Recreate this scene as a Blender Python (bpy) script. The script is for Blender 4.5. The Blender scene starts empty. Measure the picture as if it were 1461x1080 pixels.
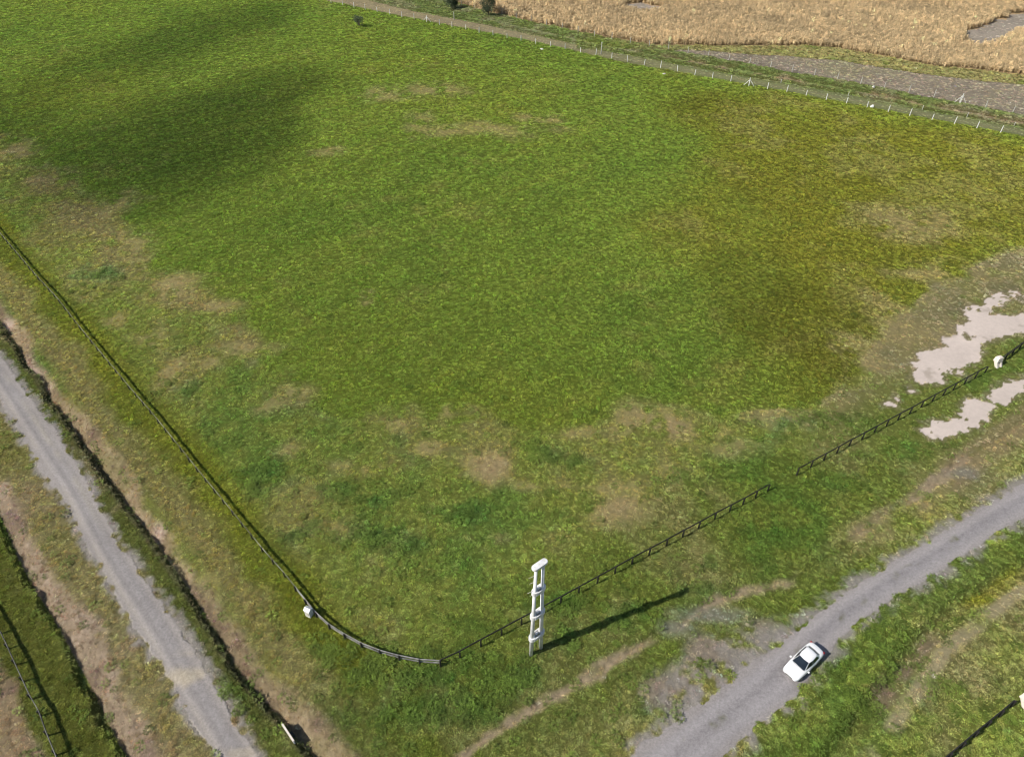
import bpy, bmesh, math, random
import numpy as np
from mathutils import Vector, Matrix

# ------------------------------------------------------------------ camera, sky, sun, exposure
H = 66.0                                    # height of the drone above the field, metres
F, CX, CY = 1040.0, 730.5, 540.0
PITCH = math.atan(930.0 / F)
SP, CP = math.sin(PITCH), math.cos(PITCH)
scene = bpy.context.scene
COL = scene.collection
cam_d = bpy.data.cameras.new('camera')
cam = bpy.data.objects.new('camera', cam_d)
COL.objects.link(cam)
cam.location = (0, 0, H)
cam.rotation_euler = (math.pi / 2 - PITCH, 0, 0)
cam_d.sensor_width = 36.0
cam_d.lens = 36.0 * F / 1461.0
cam_d.clip_start = 1.0
cam_d.clip_end = 9000.0
scene.camera = cam

SUN_EL = math.radians(41.0)
SHADOW_AZ = math.radians(22.7)              # direction shadows fall, from +X towards +Y
world = bpy.data.worlds.new('World')
scene.world = world
world.use_nodes = True
wt = world.node_tree
bg = wt.nodes['Background']
sky = wt.nodes.new('ShaderNodeTexSky')
sky.sky_type = 'NISHITA'
sky.sun_disc = False
sky.sun_elevation = SUN_EL
sky.sun_rotation = math.atan2(-math.cos(SHADOW_AZ), -math.sin(SHADOW_AZ)) % (2 * math.pi)
wt.links.new(sky.outputs[0], bg.inputs[0])
bg.inputs[1].default_value = 0.075
sun_d = bpy.data.lights.new('sun', 'SUN')
sun_d.energy = 4.2
sun_d.angle = math.radians(0.53)
sun_d.color = (1.0, 0.95, 0.87)
sun = bpy.data.objects.new('sun', sun_d)
COL.objects.link(sun)
SUND = Vector((math.cos(SHADOW_AZ) * math.cos(SUN_EL), math.sin(SHADOW_AZ) * math.cos(SUN_EL), -math.sin(SUN_EL)))
sun.rotation_euler = SUND.to_track_quat('-Z', 'Y').to_euler()
sun.location = (-60, -30, 90)
vs = scene.view_settings
vs.view_transform = 'Standard'
vs.look = 'None'
vs.exposure = 0.32
vs.gamma = 1.0
vs.use_curve_mapping = False
scene.cycles.filter_width = 1.0
scene.cycles.max_bounces = 5
scene.cycles.diffuse_bounces = 2
scene.cycles.transparent_max_bounces = 8

rng = np.random.default_rng(7)
random.seed(7)

# ------------------------------------------------------------------ survey helpers
def gp(x, y, z=0.0):
    """ground position (metres) of a point surveyed on the photograph, lying z above the field"""
    u = (x - CX) / F
    v = -(y - CY) / F
    d = (u, CP + v * SP, -SP + v * CP)
    t = (H - z) / -d[2]
    return (d[0] * t, d[1] * t)

def gl(pts, z=0.0):
    return np.array([gp(p[0], p[1], z) for p in pts], dtype=np.float64)

_T = np.random.default_rng(11).random((256, 256)).astype(np.float32)
def vnoise(x, y, seed=0):
    x = x + seed * 37.13
    y = y + seed * 91.71
    ix = np.floor(x).astype(np.int64); iy = np.floor(y).astype(np.int64)
    fx = (x - ix); fy = (y - iy)
    fx = fx * fx * (3 - 2 * fx); fy = fy * fy * (3 - 2 * fy)
    a = _T[ix & 255, iy & 255]; b = _T[(ix + 1) & 255, iy & 255]
    c = _T[ix & 255, (iy + 1) & 255]; d = _T[(ix + 1) & 255, (iy + 1) & 255]
    return (a + (b - a) * fx) * (1 - fy) + (c + (d - c) * fx) * fy

def fbm(x, y, scale, octaves=4, seed=0, gain=0.5):
    """about -1..1, feature size in metres"""
    x = x / scale; y = y / scale
    s = 0.0; amp = 1.0; tot = 0.0
    for o in range(octaves):
        s = s + amp * (vnoise(x, y, seed + o * 3) * 2 - 1)
        tot += amp
        amp *= gain
        x, y = 1.62 * x - 1.18 * y, 1.18 * x + 1.62 * y
    return s / tot * 1.6

def smooth(e0, e1, v):
    t = np.clip((v - e0) / (e1 - e0), 0, 1)
    return t * t * (3 - 2 * t)

def line_dist(X, Y, pts, reach=12.0):
    """signed distance to a polyline (positive on its left), and arc length"""
    d = np.full(X.shape, 1e3); s = np.zeros(X.shape)
    m = (X > pts[:, 0].min() - reach) & (X < pts[:, 0].max() + reach) & (Y > pts[:, 1].min() - reach) & (Y < pts[:, 1].max() + reach)
    if not m.any():
        return d, s
    x = X[m]; y = Y[m]
    bd = np.full(x.shape, 1e6); bs = np.ones(x.shape); bl = np.zeros(x.shape); L = 0.0
    for i in range(len(pts) - 1):
        ax, ay = pts[i]; bx, by = pts[i + 1]
        ex, ey = bx - ax, by - ay
        l = math.hypot(ex, ey)
        t = np.clip(((x - ax) * ex + (y - ay) * ey) / (l * l), 0, 1)
        dx = x - ax - t * ex; dy = y - ay - t * ey
        dd = np.sqrt(dx * dx + dy * dy)
        u = dd < bd
        bd[u] = dd[u]; bs[u] = np.where(ex * (y[u] - ay) - ey * (x[u] - ax) >= 0, 1.0, -1.0); bl[u] = (L + t * l)[u]
        L += l
    d[m] = bd * bs; s[m] = bl
    return d, s

def poly_sd(X, Y, pts, reach=14.0):
    """signed distance to a polygon, positive inside"""
    d = np.full(X.shape, -1e3)
    m = (X > pts[:, 0].min() - reach) & (X < pts[:, 0].max() + reach) & (Y > pts[:, 1].min() - reach) & (Y < pts[:, 1].max() + reach)
    if not m.any():
        return d
    x = X[m]; y = Y[m]
    bd = np.full(x.shape, 1e6); ins = np.zeros(x.shape, bool)
    n = len(pts)
    for i in range(n):
        ax, ay = pts[i]; bx, by = pts[(i + 1) % n]
        ex, ey = bx - ax, by - ay
        l2 = ex * ex + ey * ey + 1e-9
        t = np.clip(((x - ax) * ex + (y - ay) * ey) / l2, 0, 1)
        bd = np.minimum(bd, np.hypot(x - ax - t * ex, y - ay - t * ey))
        if ay != by:
            c = ((ay > y) != (by > y)) & (x < (bx - ax) * (y - ay) / (by - ay) + ax)
            ins ^= c
    d[m] = np.where(ins, bd, -bd)
    return d

# ------------------------------------------------------------------ the plan of the place
ROAD_L = (gl([(-90, 452), (0, 568), (34, 622), (60, 672), (97, 720), (114, 757), (144, 807), (168, 854), (198, 901), (228, 948), (248, 985), (278, 1028), (305, 1079), (350, 1150), (420, 1260)]),
          gl([(-90, 396), (0, 507), (44, 570), (77, 612), (111, 663), (137, 716), (154, 750), (178, 786), (207, 826), (233, 863), (268, 921), (302, 975), (335, 1032), (366, 1078), (420, 1150), (500, 1260)]))
ROAD_R = (gl([(1600, 612), (1461, 692), (1403, 724), (1330, 770), (1270, 805), (1198, 851), (1160, 880), (1110, 920), (1050, 962), (1000, 1002), (940, 1048), (895, 1080), (800, 1150), (640, 1260)]),
          gl([(1600, 662), (1461, 737), (1400, 775), (1340, 815), (1280, 850), (1240, 880), (1200, 908), (1174, 936), (1158, 962), (1138, 998), (1090, 1030), (1050, 1065), (1035, 1080), (960, 1150), (840, 1260)]))
def ribbon(e):
    return np.vstack([e[0], e[1][::-1]])
ROAD_L_POLY, ROAD_R_POLY = ribbon(ROAD_L), ribbon(ROAD_R)
def centre(e):
    n = 24
    def rs(p):
        s = np.r_[0, np.cumsum(np.hypot(*np.diff(p, axis=0).T))]
        q = np.linspace(0, s[-1], n)
        return np.c_[np.interp(q, s, p[:, 0]), np.interp(q, s, p[:, 1])]
    return (rs(e[0]) + rs(e[1])) / 2
ROAD_L_C, ROAD_R_C = centre(ROAD_L), centre(ROAD_R)
DITCH_1 = gl([(-90, 335), (0, 457), (23, 491), (37, 518), (54, 534), (70, 565), (97, 601), (124, 638), (151, 675), (180, 718), (208, 754), (241, 800), (268, 837), (292, 874), (312, 904), (332, 941), (355, 972), (382, 1002), (402, 1025), (424, 1052), (455, 1085), (520, 1160)])
DITCH_2 = gl([(-90, 590), (0, 738), (20, 787), (40, 827), (64, 864), (84, 898), (104, 935), (124, 971), (144, 1012), (161, 1049), (181, 1080), (230, 1170)])
DITCH_3 = gl([(1600, 700), (1461, 812), (1420, 838), (1380, 862), (1345, 890), (1315, 925), (1290, 955), (1262, 985), (1235, 1015), (1205, 1050), (1185, 1080), (1130, 1160)])
GULLY = gl([(1600, 505), (1461, 597), (1420, 628), (1385, 650), (1350, 680), (1310, 708), (1270, 730), (1235, 755), (1195, 785), (1165, 800), (1130, 830), (1060, 845), (1010, 865), (965, 892), (925, 915), (880, 945), (850, 965), (800, 995), (755, 1022), (700, 1055), (660, 1085), (600, 1140)])
RIM = gl([(-120, 120), (0, 190), (100, 255), (230, 385), (330, 445), (400, 530), (450, 575), (520, 590), (590, 582), (640, 602), (740, 612), (830, 606), (920, 590), (1010, 596), (1080, 588), (1150, 578), (1190, 560), (1240, 500), (1290, 445), (1340, 402), (1461, 355), (1600, 300)])
FAR_FENCE = gl([(452, 1.0), (489, 8.5), (764, 62.3), (895, 92.0), (1095, 127.4), (1427, 190.5)])
SAND = [np.array([(1240 + a / 4.154, 380 + b / 4.154) for a, b in q]) for q in (
    [(230, 565), (285, 600), (250, 655), (270, 695), (430, 690), (440, 650), (420, 630), (520, 605), (515, 640), (560, 650), (580, 600), (655, 570), (670, 540), (675, 490), (670, 450), (740, 440), (800, 410), (850, 400), (918, 398), (1000, 380), (1000, 260), (918, 280), (830, 292), (760, 280), (715, 285), (740, 250), (790, 240), (835, 205), (800, 165), (740, 162), (680, 185), (690, 240), (650, 262), (640, 230), (600, 240), (580, 265), (590, 330), (500, 360), (515, 400), (430, 430), (455, 475), (380, 480), (290, 520), (275, 560)],
    [(840, 145), (870, 195), (905, 205), (918, 180), (880, 150)],
    [(68, 800), (75, 835), (160, 832), (178, 800), (205, 785), (195, 760), (140, 765)],
    [(212, 760), (240, 758), (282, 748), (250, 718), (228, 735)],
    [(312, 982), (380, 1024), (470, 1002), (580, 972), (590, 955), (640, 955), (735, 892), (752, 830), (700, 790), (620, 782), (545, 832), (528, 870), (560, 905), (480, 898), (400, 930), (340, 950)],
    [(690, 780), (740, 812), (800, 818), (890, 765), (940, 720), (1000, 690), (1000, 650), (918, 668), (850, 672), (800, 690), (750, 735)])]
SAND = [gl(q) for q in SAND]
GRAVEL_APRON = gl([(940, 985), (975, 945), (1010, 922), (1070, 903), (1120, 893), (1130, 905), (1092, 930), (1040, 957), (985, 992), (950, 1010)])
# strips beyond the far fence, as (x, y) survey lines from left to right
LANE_TOP = gl([(380, -60), (500, -7), (540, 4), (600, 18), (690, 35), (760, 50), (860, 72), (970, 93), (1080, 113), (1197, 133), (1330, 160), (1461, 184), (1700, 232)])
LANE_BOT = gl([(300, -45), (430, -6), (489, 6), (560, 21), (620, 32), (700, 47), (764, 60), (895, 90), (1095, 125.5), (1197, 145), (1427, 188), (1461, 195), (1700, 246)])
FENCE_2 = gl([(560, -30), (640, 3), (700, 18), (760, 32), (860, 55), (964, 73), (1061, 89), (1120, 101), (1205, 115.5), (1319, 137), (1370, 147), (1448, 162), (1700, 210)])
GREY_TOP = gl([(955, 70), (1000, 72), (1060, 76), (1130, 82), (1200, 88), (1280, 101), (1370, 113), (1461, 123), (1700, 150)])
MAIZE_BOT = gl([(520, -45), (600, -14), (640, 3), (700, 18), (760, 31), (860, 53), (930, 63), (1000, 64), (1080, 64), (1150, 66), (1197, 69), (1260, 80), (1320, 92), (1400, 100), (1461, 106), (1700, 130)])
CLEARING = gl([(1375, 56), (1393, 40), (1420, 30), (1461, 17), (1560, -10), (1560, 30), (1461, 46), (1438, 55), (1425, 66), (1395, 69)])
CLEARING_2 = gl([(893, 8), (915, 4), (940, 13), (925, 18), (905, 16)])
FIELD_BACK = 300.0

def ylim(X, p):
    return np.interp(X, p[:, 0], p[:, 1])

STRAW = [(560, 130, 34, 13), (625, 127, 42, 9), (602, 176, 22, 14), (650, 188, 60, 8), (725, 187, 55, 10), (770, 168, 28, 6), (885, 730, 55, 32), (935, 605, 66, 24), (1010, 620, 44, 18), (1060, 640, 40, 14), (820, 615, 40, 10), (760, 690, 30, 12), (600, 640, 40, 12), (420, 560, 30, 14), (380, 580, 26, 16), (300, 520, 26, 16), (170, 460, 20, 18), (700, 662, 42, 24), (345, 495, 42, 16), (255, 405, 42, 22), (312, 436, 28, 9), (215, 490, 26, 20), (225, 555, 24, 34), (150, 292, 36, 16), (85, 250, 34, 10), (470, 220, 26, 7), (515, 660, 46, 14), (25, 215, 26, 16), (190, 345, 30, 18), (520, 425, 6, 9), (1310, 470, 60, 40), (1240, 520, 40, 30), (860, 690, 60, 14), (960, 670, 50, 12), (1000, 780, 40, 14), (420, 640, 26, 12), (640, 590, 34, 10), (560, 600, 40, 10), (470, 760, 30, 14), (700, 770, 34, 12), (1220, 760, 60, 16), (1020, 860, 50, 10), (1290, 320, 60, 22), (735, 880, 34, 14), (1360, 385, 90, 14), (1190, 575, 30, 10), (130, 890, 40, 60), (200, 1000, 40, 60), (60, 640, 20, 30), (395, 960, 26, 40), (440, 1020, 26, 46), (300, 850, 22, 40), (255, 760, 22, 40)]
WEEDS = [(782, 648, 40, 22), (840, 665, 26, 14), (520, 765, 60, 24), (1160, 605, 62, 22), (1090, 742, 34, 20), (650, 735, 60, 18), (140, 392, 34, 18), (590, 800, 60, 26), (545, 720, 40, 22), (250, 560, 30, 20), (480, 700, 40, 16), (900, 880, 36, 16), (830, 905, 40, 16), (640, 960, 110, 34), (500, 950, 60, 30), (600, 1010, 90, 22), (985, 680, 40, 14), (1290, 640, 50, 14), (1200, 690, 50, 14), (820, 860, 30, 14), (1180, 990, 60, 40), (1300, 990, 60, 40), (1260, 880, 80, 20), (340, 990, 20, 36), (380, 690, 40, 24), (430, 770, 40, 20), (1040, 945, 40, 10), (960, 1010, 40, 10), (1000, 840, 50, 14), (1440, 1050, 50, 30)]

def spots(X, Y, lst, seed, wob=0.8):
    m = np.zeros(X.shape)
    wx = fbm(X, Y, 8.0, 5, seed, .62) ; wy = fbm(X, Y, 8.0, 5, seed + 40, .62)
    for (x, y, rx, ry) in lst:
        c = gp(x, y); e = gp(x + rx, y); e2 = gp(x, y - ry)
        a = max(abs(e[0] - c[0]), 1.0); b = max(abs(e2[1] - c[1]), 1.0)
        s = (np.abs(X - c[0]) < 2.6 * a) & (np.abs(Y - c[1]) < 2.6 * b)
        if not s.any():
            continue
        r = np.hypot((X[s] - c[0]) / a + wob * wx[s], (Y[s] - c[1]) / b + wob * wy[s])
        m[s] = np.maximum(m[s], smooth(1.6, 0.1, r))
    return m

def V(*c):
    return np.array(c)

def survey(X, Y):
    """albedo, class, grass cover, grass height and ground level at every point"""
    n1 = fbm(X, Y, 34, 4, 1); n2 = fbm(X, Y, 11, 4, 2); n3 = fbm(X, Y, 3.2, 4, 3); n4 = fbm(X, Y, 0.9, 3, 4)
    col = np.empty(X.shape + (3,))
    def mix(m, c):
        m = np.clip(m, 0, 1)[..., None]
        col[...] = col * (1 - m) + c * m
    cover = np.ones(X.shape); tall = np.full(X.shape, 1.0); cls = np.zeros(X.shape, np.int8)
    q5 = np.clip((Y - 60) / 140, 0, 1); n5 = fbm(X, Y, .62, 2, 6) * (1 - q5) + 1.3 * fbm(X, Y, 1.25, 2, 8) * q5
    z = 0.03 * n2 + (.05 + .035 * q5) * n5
    # --- the sown field
    col[...] = V(.116, .154, .020)
    mix(smooth(-.2, 1.1, n1 + .5 * n2) * .45, V(.150, .162, .020))
    mix(smooth(.1, 1.1, -n1 + .6 * n2) * .45, V(.076, .122, .016))
    mix(smooth(.35, 1.0, n3 * .7 + n2 * .5) * .45, V(.175, .172, .040))
    mix(smooth(.3, 1.0, -n3 * .8 + .3 * n1) * .30, V(.056, .095, .014))
    ma = math.radians(40)     # faint passes of the mower
    mu = X * math.cos(ma) + Y * math.sin(ma); mv = -X * math.sin(ma) + Y * math.cos(ma)
    ml = fbm(mu / 14, mv + 1.2 * n1, 2.6, 3, 91)
    mix(smooth(.1, .9, ml) * .28, V(.150, .166, .026)); mix(smooth(.1, .9, -ml) * .25, V(.068, .105, .012))
    # olive end of the field on the right
    ol = poly_sd(X, Y, gl([(930, 112), (1200, 160), (1500, 215), (1600, 330), (1461, 365), (1340, 402), (1240, 500), (1185, 565), (1120, 575), (1090, 480), (1060, 400), (1010, 330), (985, 220)]), 60)
    olm = smooth(-14, 16, ol + 9 * n2 + 6 * n1)
    mix(olm * .85, V(.125, .122, .013))
    mix(olm * smooth(.0, 1.0, n2 + .5 * n3) * .5, V(.165, .155, .042))
    dk = spots(X, Y, [(1130, 470, 90, 80), (1190, 530, 60, 50), (1090, 400, 60, 40), (1000, 150, 60, 16)], 21)
    mix(dk * .62, V(.074, .078, .008))
    # --- the rough rim between the sown field and the fences
    rd, _ = line_dist(X, Y, RIM, 400)
    rim = smooth(-1.0, 1.6, -rd + 1.6 * n2 + .8 * n3)
    farf = Y - ylim(X, FAR_FENCE)
    rim = rim * (farf < 0)
    mix(rim * .9, V(.152, .174, .034))
    mix(rim * smooth(-.1, .9, n2 + .6 * n3 + .2) * .62, V(.215, .190, .075))
    mix(rim * smooth(.15, .9, -n2 + .5 * n3 - .05) * .6, V(.078, .135, .022))
    tall = np.where(rim > .5, 1.15, tall)
    st = spots(X, Y, STRAW, 5) * smooth(-.75, .55, n3 + .5 * n4 + .35 * n2 + .2)
    wd = spots(X, Y, WEEDS, 9) * smooth(-.55, .6, n3 + .5 * n4 + .1)
    # straw-coloured seam along the rim on the left
    seam = smooth(4.5, 1.0, np.abs(rd + 2 + 2.5 * n2)) * (X < -10) * smooth(-.6, .6, n2 + n3)
    mix(seam * .55 * rim.clip(.4, 1), V(.220, .185, .085))
    # pale dry margin where the sown field ends on the right
    mg = smooth(7.5, 3.0, np.abs(rd + 3.2 + 1.6 * n2)) * smooth(24, 38, X) * (rd < .6 * n3)
    mix(mg * smooth(-.8, .3, n3 + .5 * n2) * .85, V(.240, .200, .105)); cover *= 1 - .35 * mg
    # greyer turf round the bare sand
    sd = np.full(X.shape, -1e3)
    for p in SAND:
        sd = np.maximum(sd, poly_sd(X, Y, p, 30))
    sdn = sd + .55 * n3 + .55 * n4
    gz = smooth(-13, -3, sd + 3 * n2) * rim
    mix(gz * .7, V(.155, .136, .060))
    mix(gz * smooth(.0, .8, n3 + n2) * .6, V(.085, .095, .035))
    mix(gz * smooth(.2, .9, n2 - .4 * n3) * .55, V(.215, .180, .105))
    cover *= 1 - .35 * gz
    mix(wd * .75, V(.070, .125, .026)); tall = tall + .9 * wd
    mix(st * .70, V(.250, .202, .092)); cover *= 1 - .35 * st; tall *= 1 - .4 * st
    bare = spots(X, Y, [(883, 730, 46, 26), (935, 607, 48, 18), (700, 668, 24, 18)], 55, .6) * smooth(-.9, .2, n3 + .6 * n4 + .2)
    mix(bare * .75, V(.265, .200, .105)); cover *= 1 - .35 * bare; tall *= 1 - .4 * bare
    # --- verges outside the fences
    dl, sl = line_dist(X, Y, DITCH_1, 40)
    d2, _ = line_dist(X, Y, DITCH_2, 40)
    d3, _ = line_dist(X, Y, DITCH_3, 30)
    gd, _ = line_dist(X, Y, GULLY, 40)
    rl = poly_sd(X, Y, ROAD_L_POLY, 20); rr = poly_sd(X, Y, ROAD_R_POLY, 30)
    # left verge, fence side: yellow-green mown turf
    vl = smooth(1.0, 3.5, dl) * smooth(12, 8.5, dl + .8 * n2) * (dl < 500)
    mix(vl * .9, V(.130, .140, .014))
    mix(vl * smooth(0, 1, n2 + .3) * .5, V(.085, .112, .012))
    mix(vl * smooth(7.0, 3.0, dl + 1.5 * n2 + n3) * .8, V(.215, .185, .080))
    # strip between the left road and its ditch
    sv = smooth(.3, -.6, dl) * smooth(-6.5, -5.0, dl) * (dl > -500)
    mix(sv * .9, V(.084, .094, .020)); mix(sv * smooth(.1, .9, n3 + n2) * .6, V(.160, .145, .060))
    # between the second ditch and the left road
    vm = smooth(0, .8, d2) * smooth(9.5, 8.0, d2) * (d2 < 500)
    mix(vm * .9, V(.215, .185, .085)); mix(vm * smooth(.0, .9, n2 * 1.2 + .5 * n3) * .75, V(.135, .135, .026))
    mix(vm * smooth(.2, .9, n3 - .3 * n2) * .5, V(.255, .195, .120))
    # turf left of the second ditch
    vo = smooth(.0, -1.0, d2) * (d2 > -500)
    mix(vo, V(.088, .098, .016)); mix(vo * smooth(-.1, .9, n2) * .6, V(.122, .128, .026))
    bf = poly_sd(X, Y, gl([(-140, 880), (-4, 915), (14, 965), (38, 1010), (62, 1080), (110, 1200), (-140, 1200)]), 20)
    bfm = smooth(-.4, .6, bf + .5 * n3)
    mix(bfm, V(.225, .170, .100)); mix(bfm * smooth(.1, .9, n3 + .4 * n4) * .7, V(.130, .095, .060)); cover *= 1 - .55 * bfm
    # right verge
    vr = smooth(-22, -16, rr) * smooth(-.2, -.9, rr) * (gd < 0) * (rr > -500)
    mix(vr * .8, V(.092, .118, .018)); mix(vr * smooth(0, .9, n2 + .4 * n3) * .6, V(.160, .145, .052))
    mix(vr * smooth(.15, .9, n3 - .5 * n2) * .55, V(.055, .105, .014))
    corner = smooth(9, 2, gd + 1.5 * n2) * (gd > 0) * (gd < 500) * smooth(50, 34, X + 4 * n2)
    mix(corner * .65, V(.072, .100, .012)); tall = tall * (1 - .25 * smooth(60, 20, Y))
    mix(wd * vr * .6, V(.050, .110, .016))
    # --- ditch banks
    w1 = 2.7 + 1.3 * n2 + .6 * n3
    b1 = smooth(w1, w1 - 1.6, dl + .5 * n3) * (dl > 0)
    mix(b1 * .9, V(.235, .175, .110)); mix(b1 * smooth(.1, .8, n3 + .5 * n4) * .7, V(.120, .088, .052)); mix(b1 * smooth(.1, .9, -n3 + .7 * n4) * .6, V(.330, .260, .165)); mix(b1 * smooth(.3, .9, n2 - .4 * n3) * .6, V(.120, .115, .035))
    pk = spots(X, Y, [(62, 508, 22, 26), (15, 455, 14, 20), (80, 540, 10, 14), (230, 745, 10, 16)], 13)
    mix(pk * b1 * .85, V(.430, .330, .270))
    cover *= 1 - .5 * b1
    bs1 = smooth(-1.0, -.5, dl) * (dl <= 0)
    mix(bs1 * .5, V(.080, .062, .040))
    b2 = smooth(2.8, 1.3, d2 + 1.1 * n2 + .6 * n3) * (d2 > 0)
    mix(b2 * .9, V(.250, .190, .135)); mix(b2 * smooth(.0, .8, n3 + .4 * n4) * .6, V(.130, .095, .060)); mix(b2 * smooth(.1, .9, -n3 + .7 * n4) * .6, V(.340, .265, .200)); mix(b2 * smooth(.3, .9, n2 - .4 * n3) * .6, V(.125, .120, .040)); cover *= 1 - .45 * b2
    b3 = smooth(1.5, .5, np.abs(d3 - .2) + .4 * n3)
    mix(b3 * .45, V(.105, .105, .030))
    br = spots(X, Y, [(1318, 918, 34, 22), (1262, 985, 22, 40), (1290, 950, 20, 20)], 15)
    mix(br * b3 * .85, V(.160, .125, .080)); cover *= 1 - .7 * br * b3
    mix(spots(X, Y, [(1420, 815, 40, 30), (1380, 845, 50, 16)], 17) * b3 * .8, V(.150, .150, .010))
    lush = smooth(2.9, 1.6, np.abs(d3 + 2.6 + .6 * n2)) * smooth(-.9, .2, n3 + .3 * n2 + .2)
    mix(lush * .75, V(.068, .108, .014))
    over = smooth(1.6, 2.6, d3) * smooth(24, 14, d3)
    mix(over * smooth(-.5, .6, n2 + .5 * n3 + .2) * .7, V(.140, .132, .046)); mix(over * smooth(.2, .9, n3 - .4 * n2) * .6, V(.075, .100, .018))
    e3b = smooth(1.0, .3, np.abs(d3 - 2.0 + .45 * n2)) * smooth(-.8, .2, n2 + n3 + .2)
    mix(e3b * .75, V(.285, .240, .150)); cover *= 1 - .55 * e3b
    gm = smooth(.95, .15, np.abs(gd + .6 * n2) + .5 * n3 + .25 * n4) * smooth(-.35, .45, n2 + .5 * n3 + .05)
    mix(gm * .9, V(.300, .235, .155)); cover *= 1 - .85 * gm
    gm2 = smooth(2.6, .9, np.abs(gd - .2)) * smooth(.0, .7, n1 + n3 * .5 + .2) * smooth(26, 46, X + 3 * n2)
    mix(gm2 * .55, V(.250, .185, .110)); cover *= 1 - .45 * gm2
    wet = spots(X, Y, [(1372, 675, 26, 10), (1010, 880, 50, 8), (960, 900, 30, 8)], 19) * smooth(4, 1.5, np.abs(gd))
    mix(wet * .7, V(.190, .180, .150)); cover *= 1 - .6 * wet
    def ditch(d, left, right, depth):
        l = np.clip(1 + d / left, 0, 1) * (d <= 0); r = np.clip(1 - d / right, 0, 1) * (d > 0)
        return -depth * np.where(d <= 0, smooth(0, 1, l), r ** 1.3)
    z = z + ditch(dl + .35 * n3 + .25 * n2 + .15 * n4, .7, 2.4, .80 + .25 * n2) + ditch(d2 + .4 * n3 + .3 * n2 + .15 * n4, .75, 2.4, .75 + .25 * n2) + ditch(d3 + .3 * n2, 1.6, 2.2, .7) + ditch(gd + .4 * n2, .8, .8, .22)
    lip = np.exp(-((dl + 1.1) / .5) ** 2) + np.exp(-((d2 + 1.2) / .5) ** 2)
    tall = tall + .1 * lip * (n3 > -.3)
    mix(np.clip(lip, 0, 1) * smooth(-.2, .7, n2 + .5 * n3) * .6, V(.150, .125, .060))
    # --- gravel spilled beside the roads, then the roads
    ap = poly_sd(X, Y, GRAVEL_APRON, 10)
    apm = smooth(-1.5, .8, ap + .9 * n3 + .5 * n2) * smooth(-.55, .35, .6 * n3 + .9 * n4 + .25)
    mix(apm * .85, V(.245, .215, .195)); mix(apm * smooth(.2, .7, n3 - .3 * n4) * .5, V(.200, .150, .095)); cover *= 1 - .75 * apm
    for d, w in ((rl, .9), (rr, 1.5)):
        sh = smooth(-w, -.1, d + .45 * n3 + .4 * n4) * smooth(-.5, .3, .6 * n3 + .9 * n4 + .2)
        mix(sh * .85, V(.265, .240, .220)); cover *= 1 - .85 * sh
    for d, C, seed in ((rl, ROAD_L_C, 31), (rr, ROAD_R_C, 33)):
        on = (d + .22 * n3 + .22 * n4) > 0
        c, s = line_dist(X, Y, C, 12)
        a = np.abs(c)
        base = V(.298, .274, .264) if seed == 31 else V(.275, .256, .256)
        rc = np.empty(X.shape + (3,)); rc[...] = base
        g = fbm(X, Y, 5, 4, seed) * .6 + fbm(X, Y, .7, 3, seed + 1) * .4
        rc *= (1 + .13 * g)[..., None]
        edge = smooth(1.2, .2, d)[..., None]
        rc = rc * (1 - .35 * edge) + V(.300, .262, .225) * .35 * edge
        if seed == 31:      # pale dusty wheel lines, darker centre
            dust = np.exp(-((c - .55) / .35) ** 2) * smooth(26, 10, np.abs(s - 42)) + .5 * np.exp(-((c + .95) / .3) ** 2)
            dust = dust * smooth(-.8, .4, fbm(X, Y, 4, 3, 51))
            rc = rc * (1 - .55 * dust[..., None]) + V(.400, .355, .290) * .55 * dust[..., None]
            ctr = np.exp(-((c + .25) / .28) ** 2)
            rc *= (1 - .20 * ctr)[..., None]
            for (px, py, q) in ((272, 932, 1.1), (270, 958, 1.5), (348, 1074, 1.0), (262, 963, 1.4)):
                h = gp(px, py)
                m = (smooth(1.5, .1, np.hypot((X - h[0]) / (q * 1.3), (Y - h[1]) / (q * .6)) + .7 * n3 + .3 * n4) * .55)[..., None]
                rc = rc * (1 - .85 * m) + V(.46, .39, .28) * .85 * m
        else:
            ctr = np.exp(-((c + .1 + .2 * n2) / .4) ** 2)
            rc *= (1 - .10 * ctr)[..., None]
            tr = np.exp(-((a - .95) / .4) ** 2)[..., None]
            rc = rc * (1 - .45 * tr) + V(.345, .320, .318) * .45 * tr
            gr = ctr * smooth(.45, .8, fbm(X, Y, 3.0, 3, 77) + .35 * n4)
            gr = gr[..., None] * .75
            rc = rc * (1 - gr) + V(.12, .12, .05) * gr
        col[on] = rc[on]
        cover[on] = 0
        cls[on] = 1
        z = np.where(on, .03 + .06 * smooth(0, 1.5, d) - .03 * np.exp(-((a - .95) / .35) ** 2) + .006 * n4, z)
    # --- bare sand
    sand = (sdn > 0) & ~((.5 * n2 + n3 + .4 * n4 > .72) & (sd < 3.2))
    sc = np.empty(X.shape + (3,)); sc[...] = V(.545, .465, .410)
    sc *= (1 + .07 * n2 + .06 * n3)[..., None]
    stain = smooth(.38, .9, fbm(X, Y, 2.2, 4, 61))[..., None]
    sc = sc * (1 - .5 * stain) + V(.25, .21, .16) * .5 * stain
    col[sand] = sc[sand]; cover[sand] = 0; cls[sand] = 2
    z = np.where(sand, -.03 + .01 * n3, z)
    ms = smooth(-1.0, -.1, sdn) * ~sand
    mix(ms * .5, V(.20, .165, .105)); cover *= 1 - .3 * ms
    # --- strips beyond the far fence
    yb = ylim(X, LANE_BOT); yt = ylim(X, LANE_TOP); yf = ylim(X, FENCE_2); yg = ylim(X, GREY_TOP); ym = ylim(X, MAIZE_BOT)
    far = Y > yb
    wob = .5 * n3 + .5 * n2
    lane = far & (Y + wob < yt)
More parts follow.
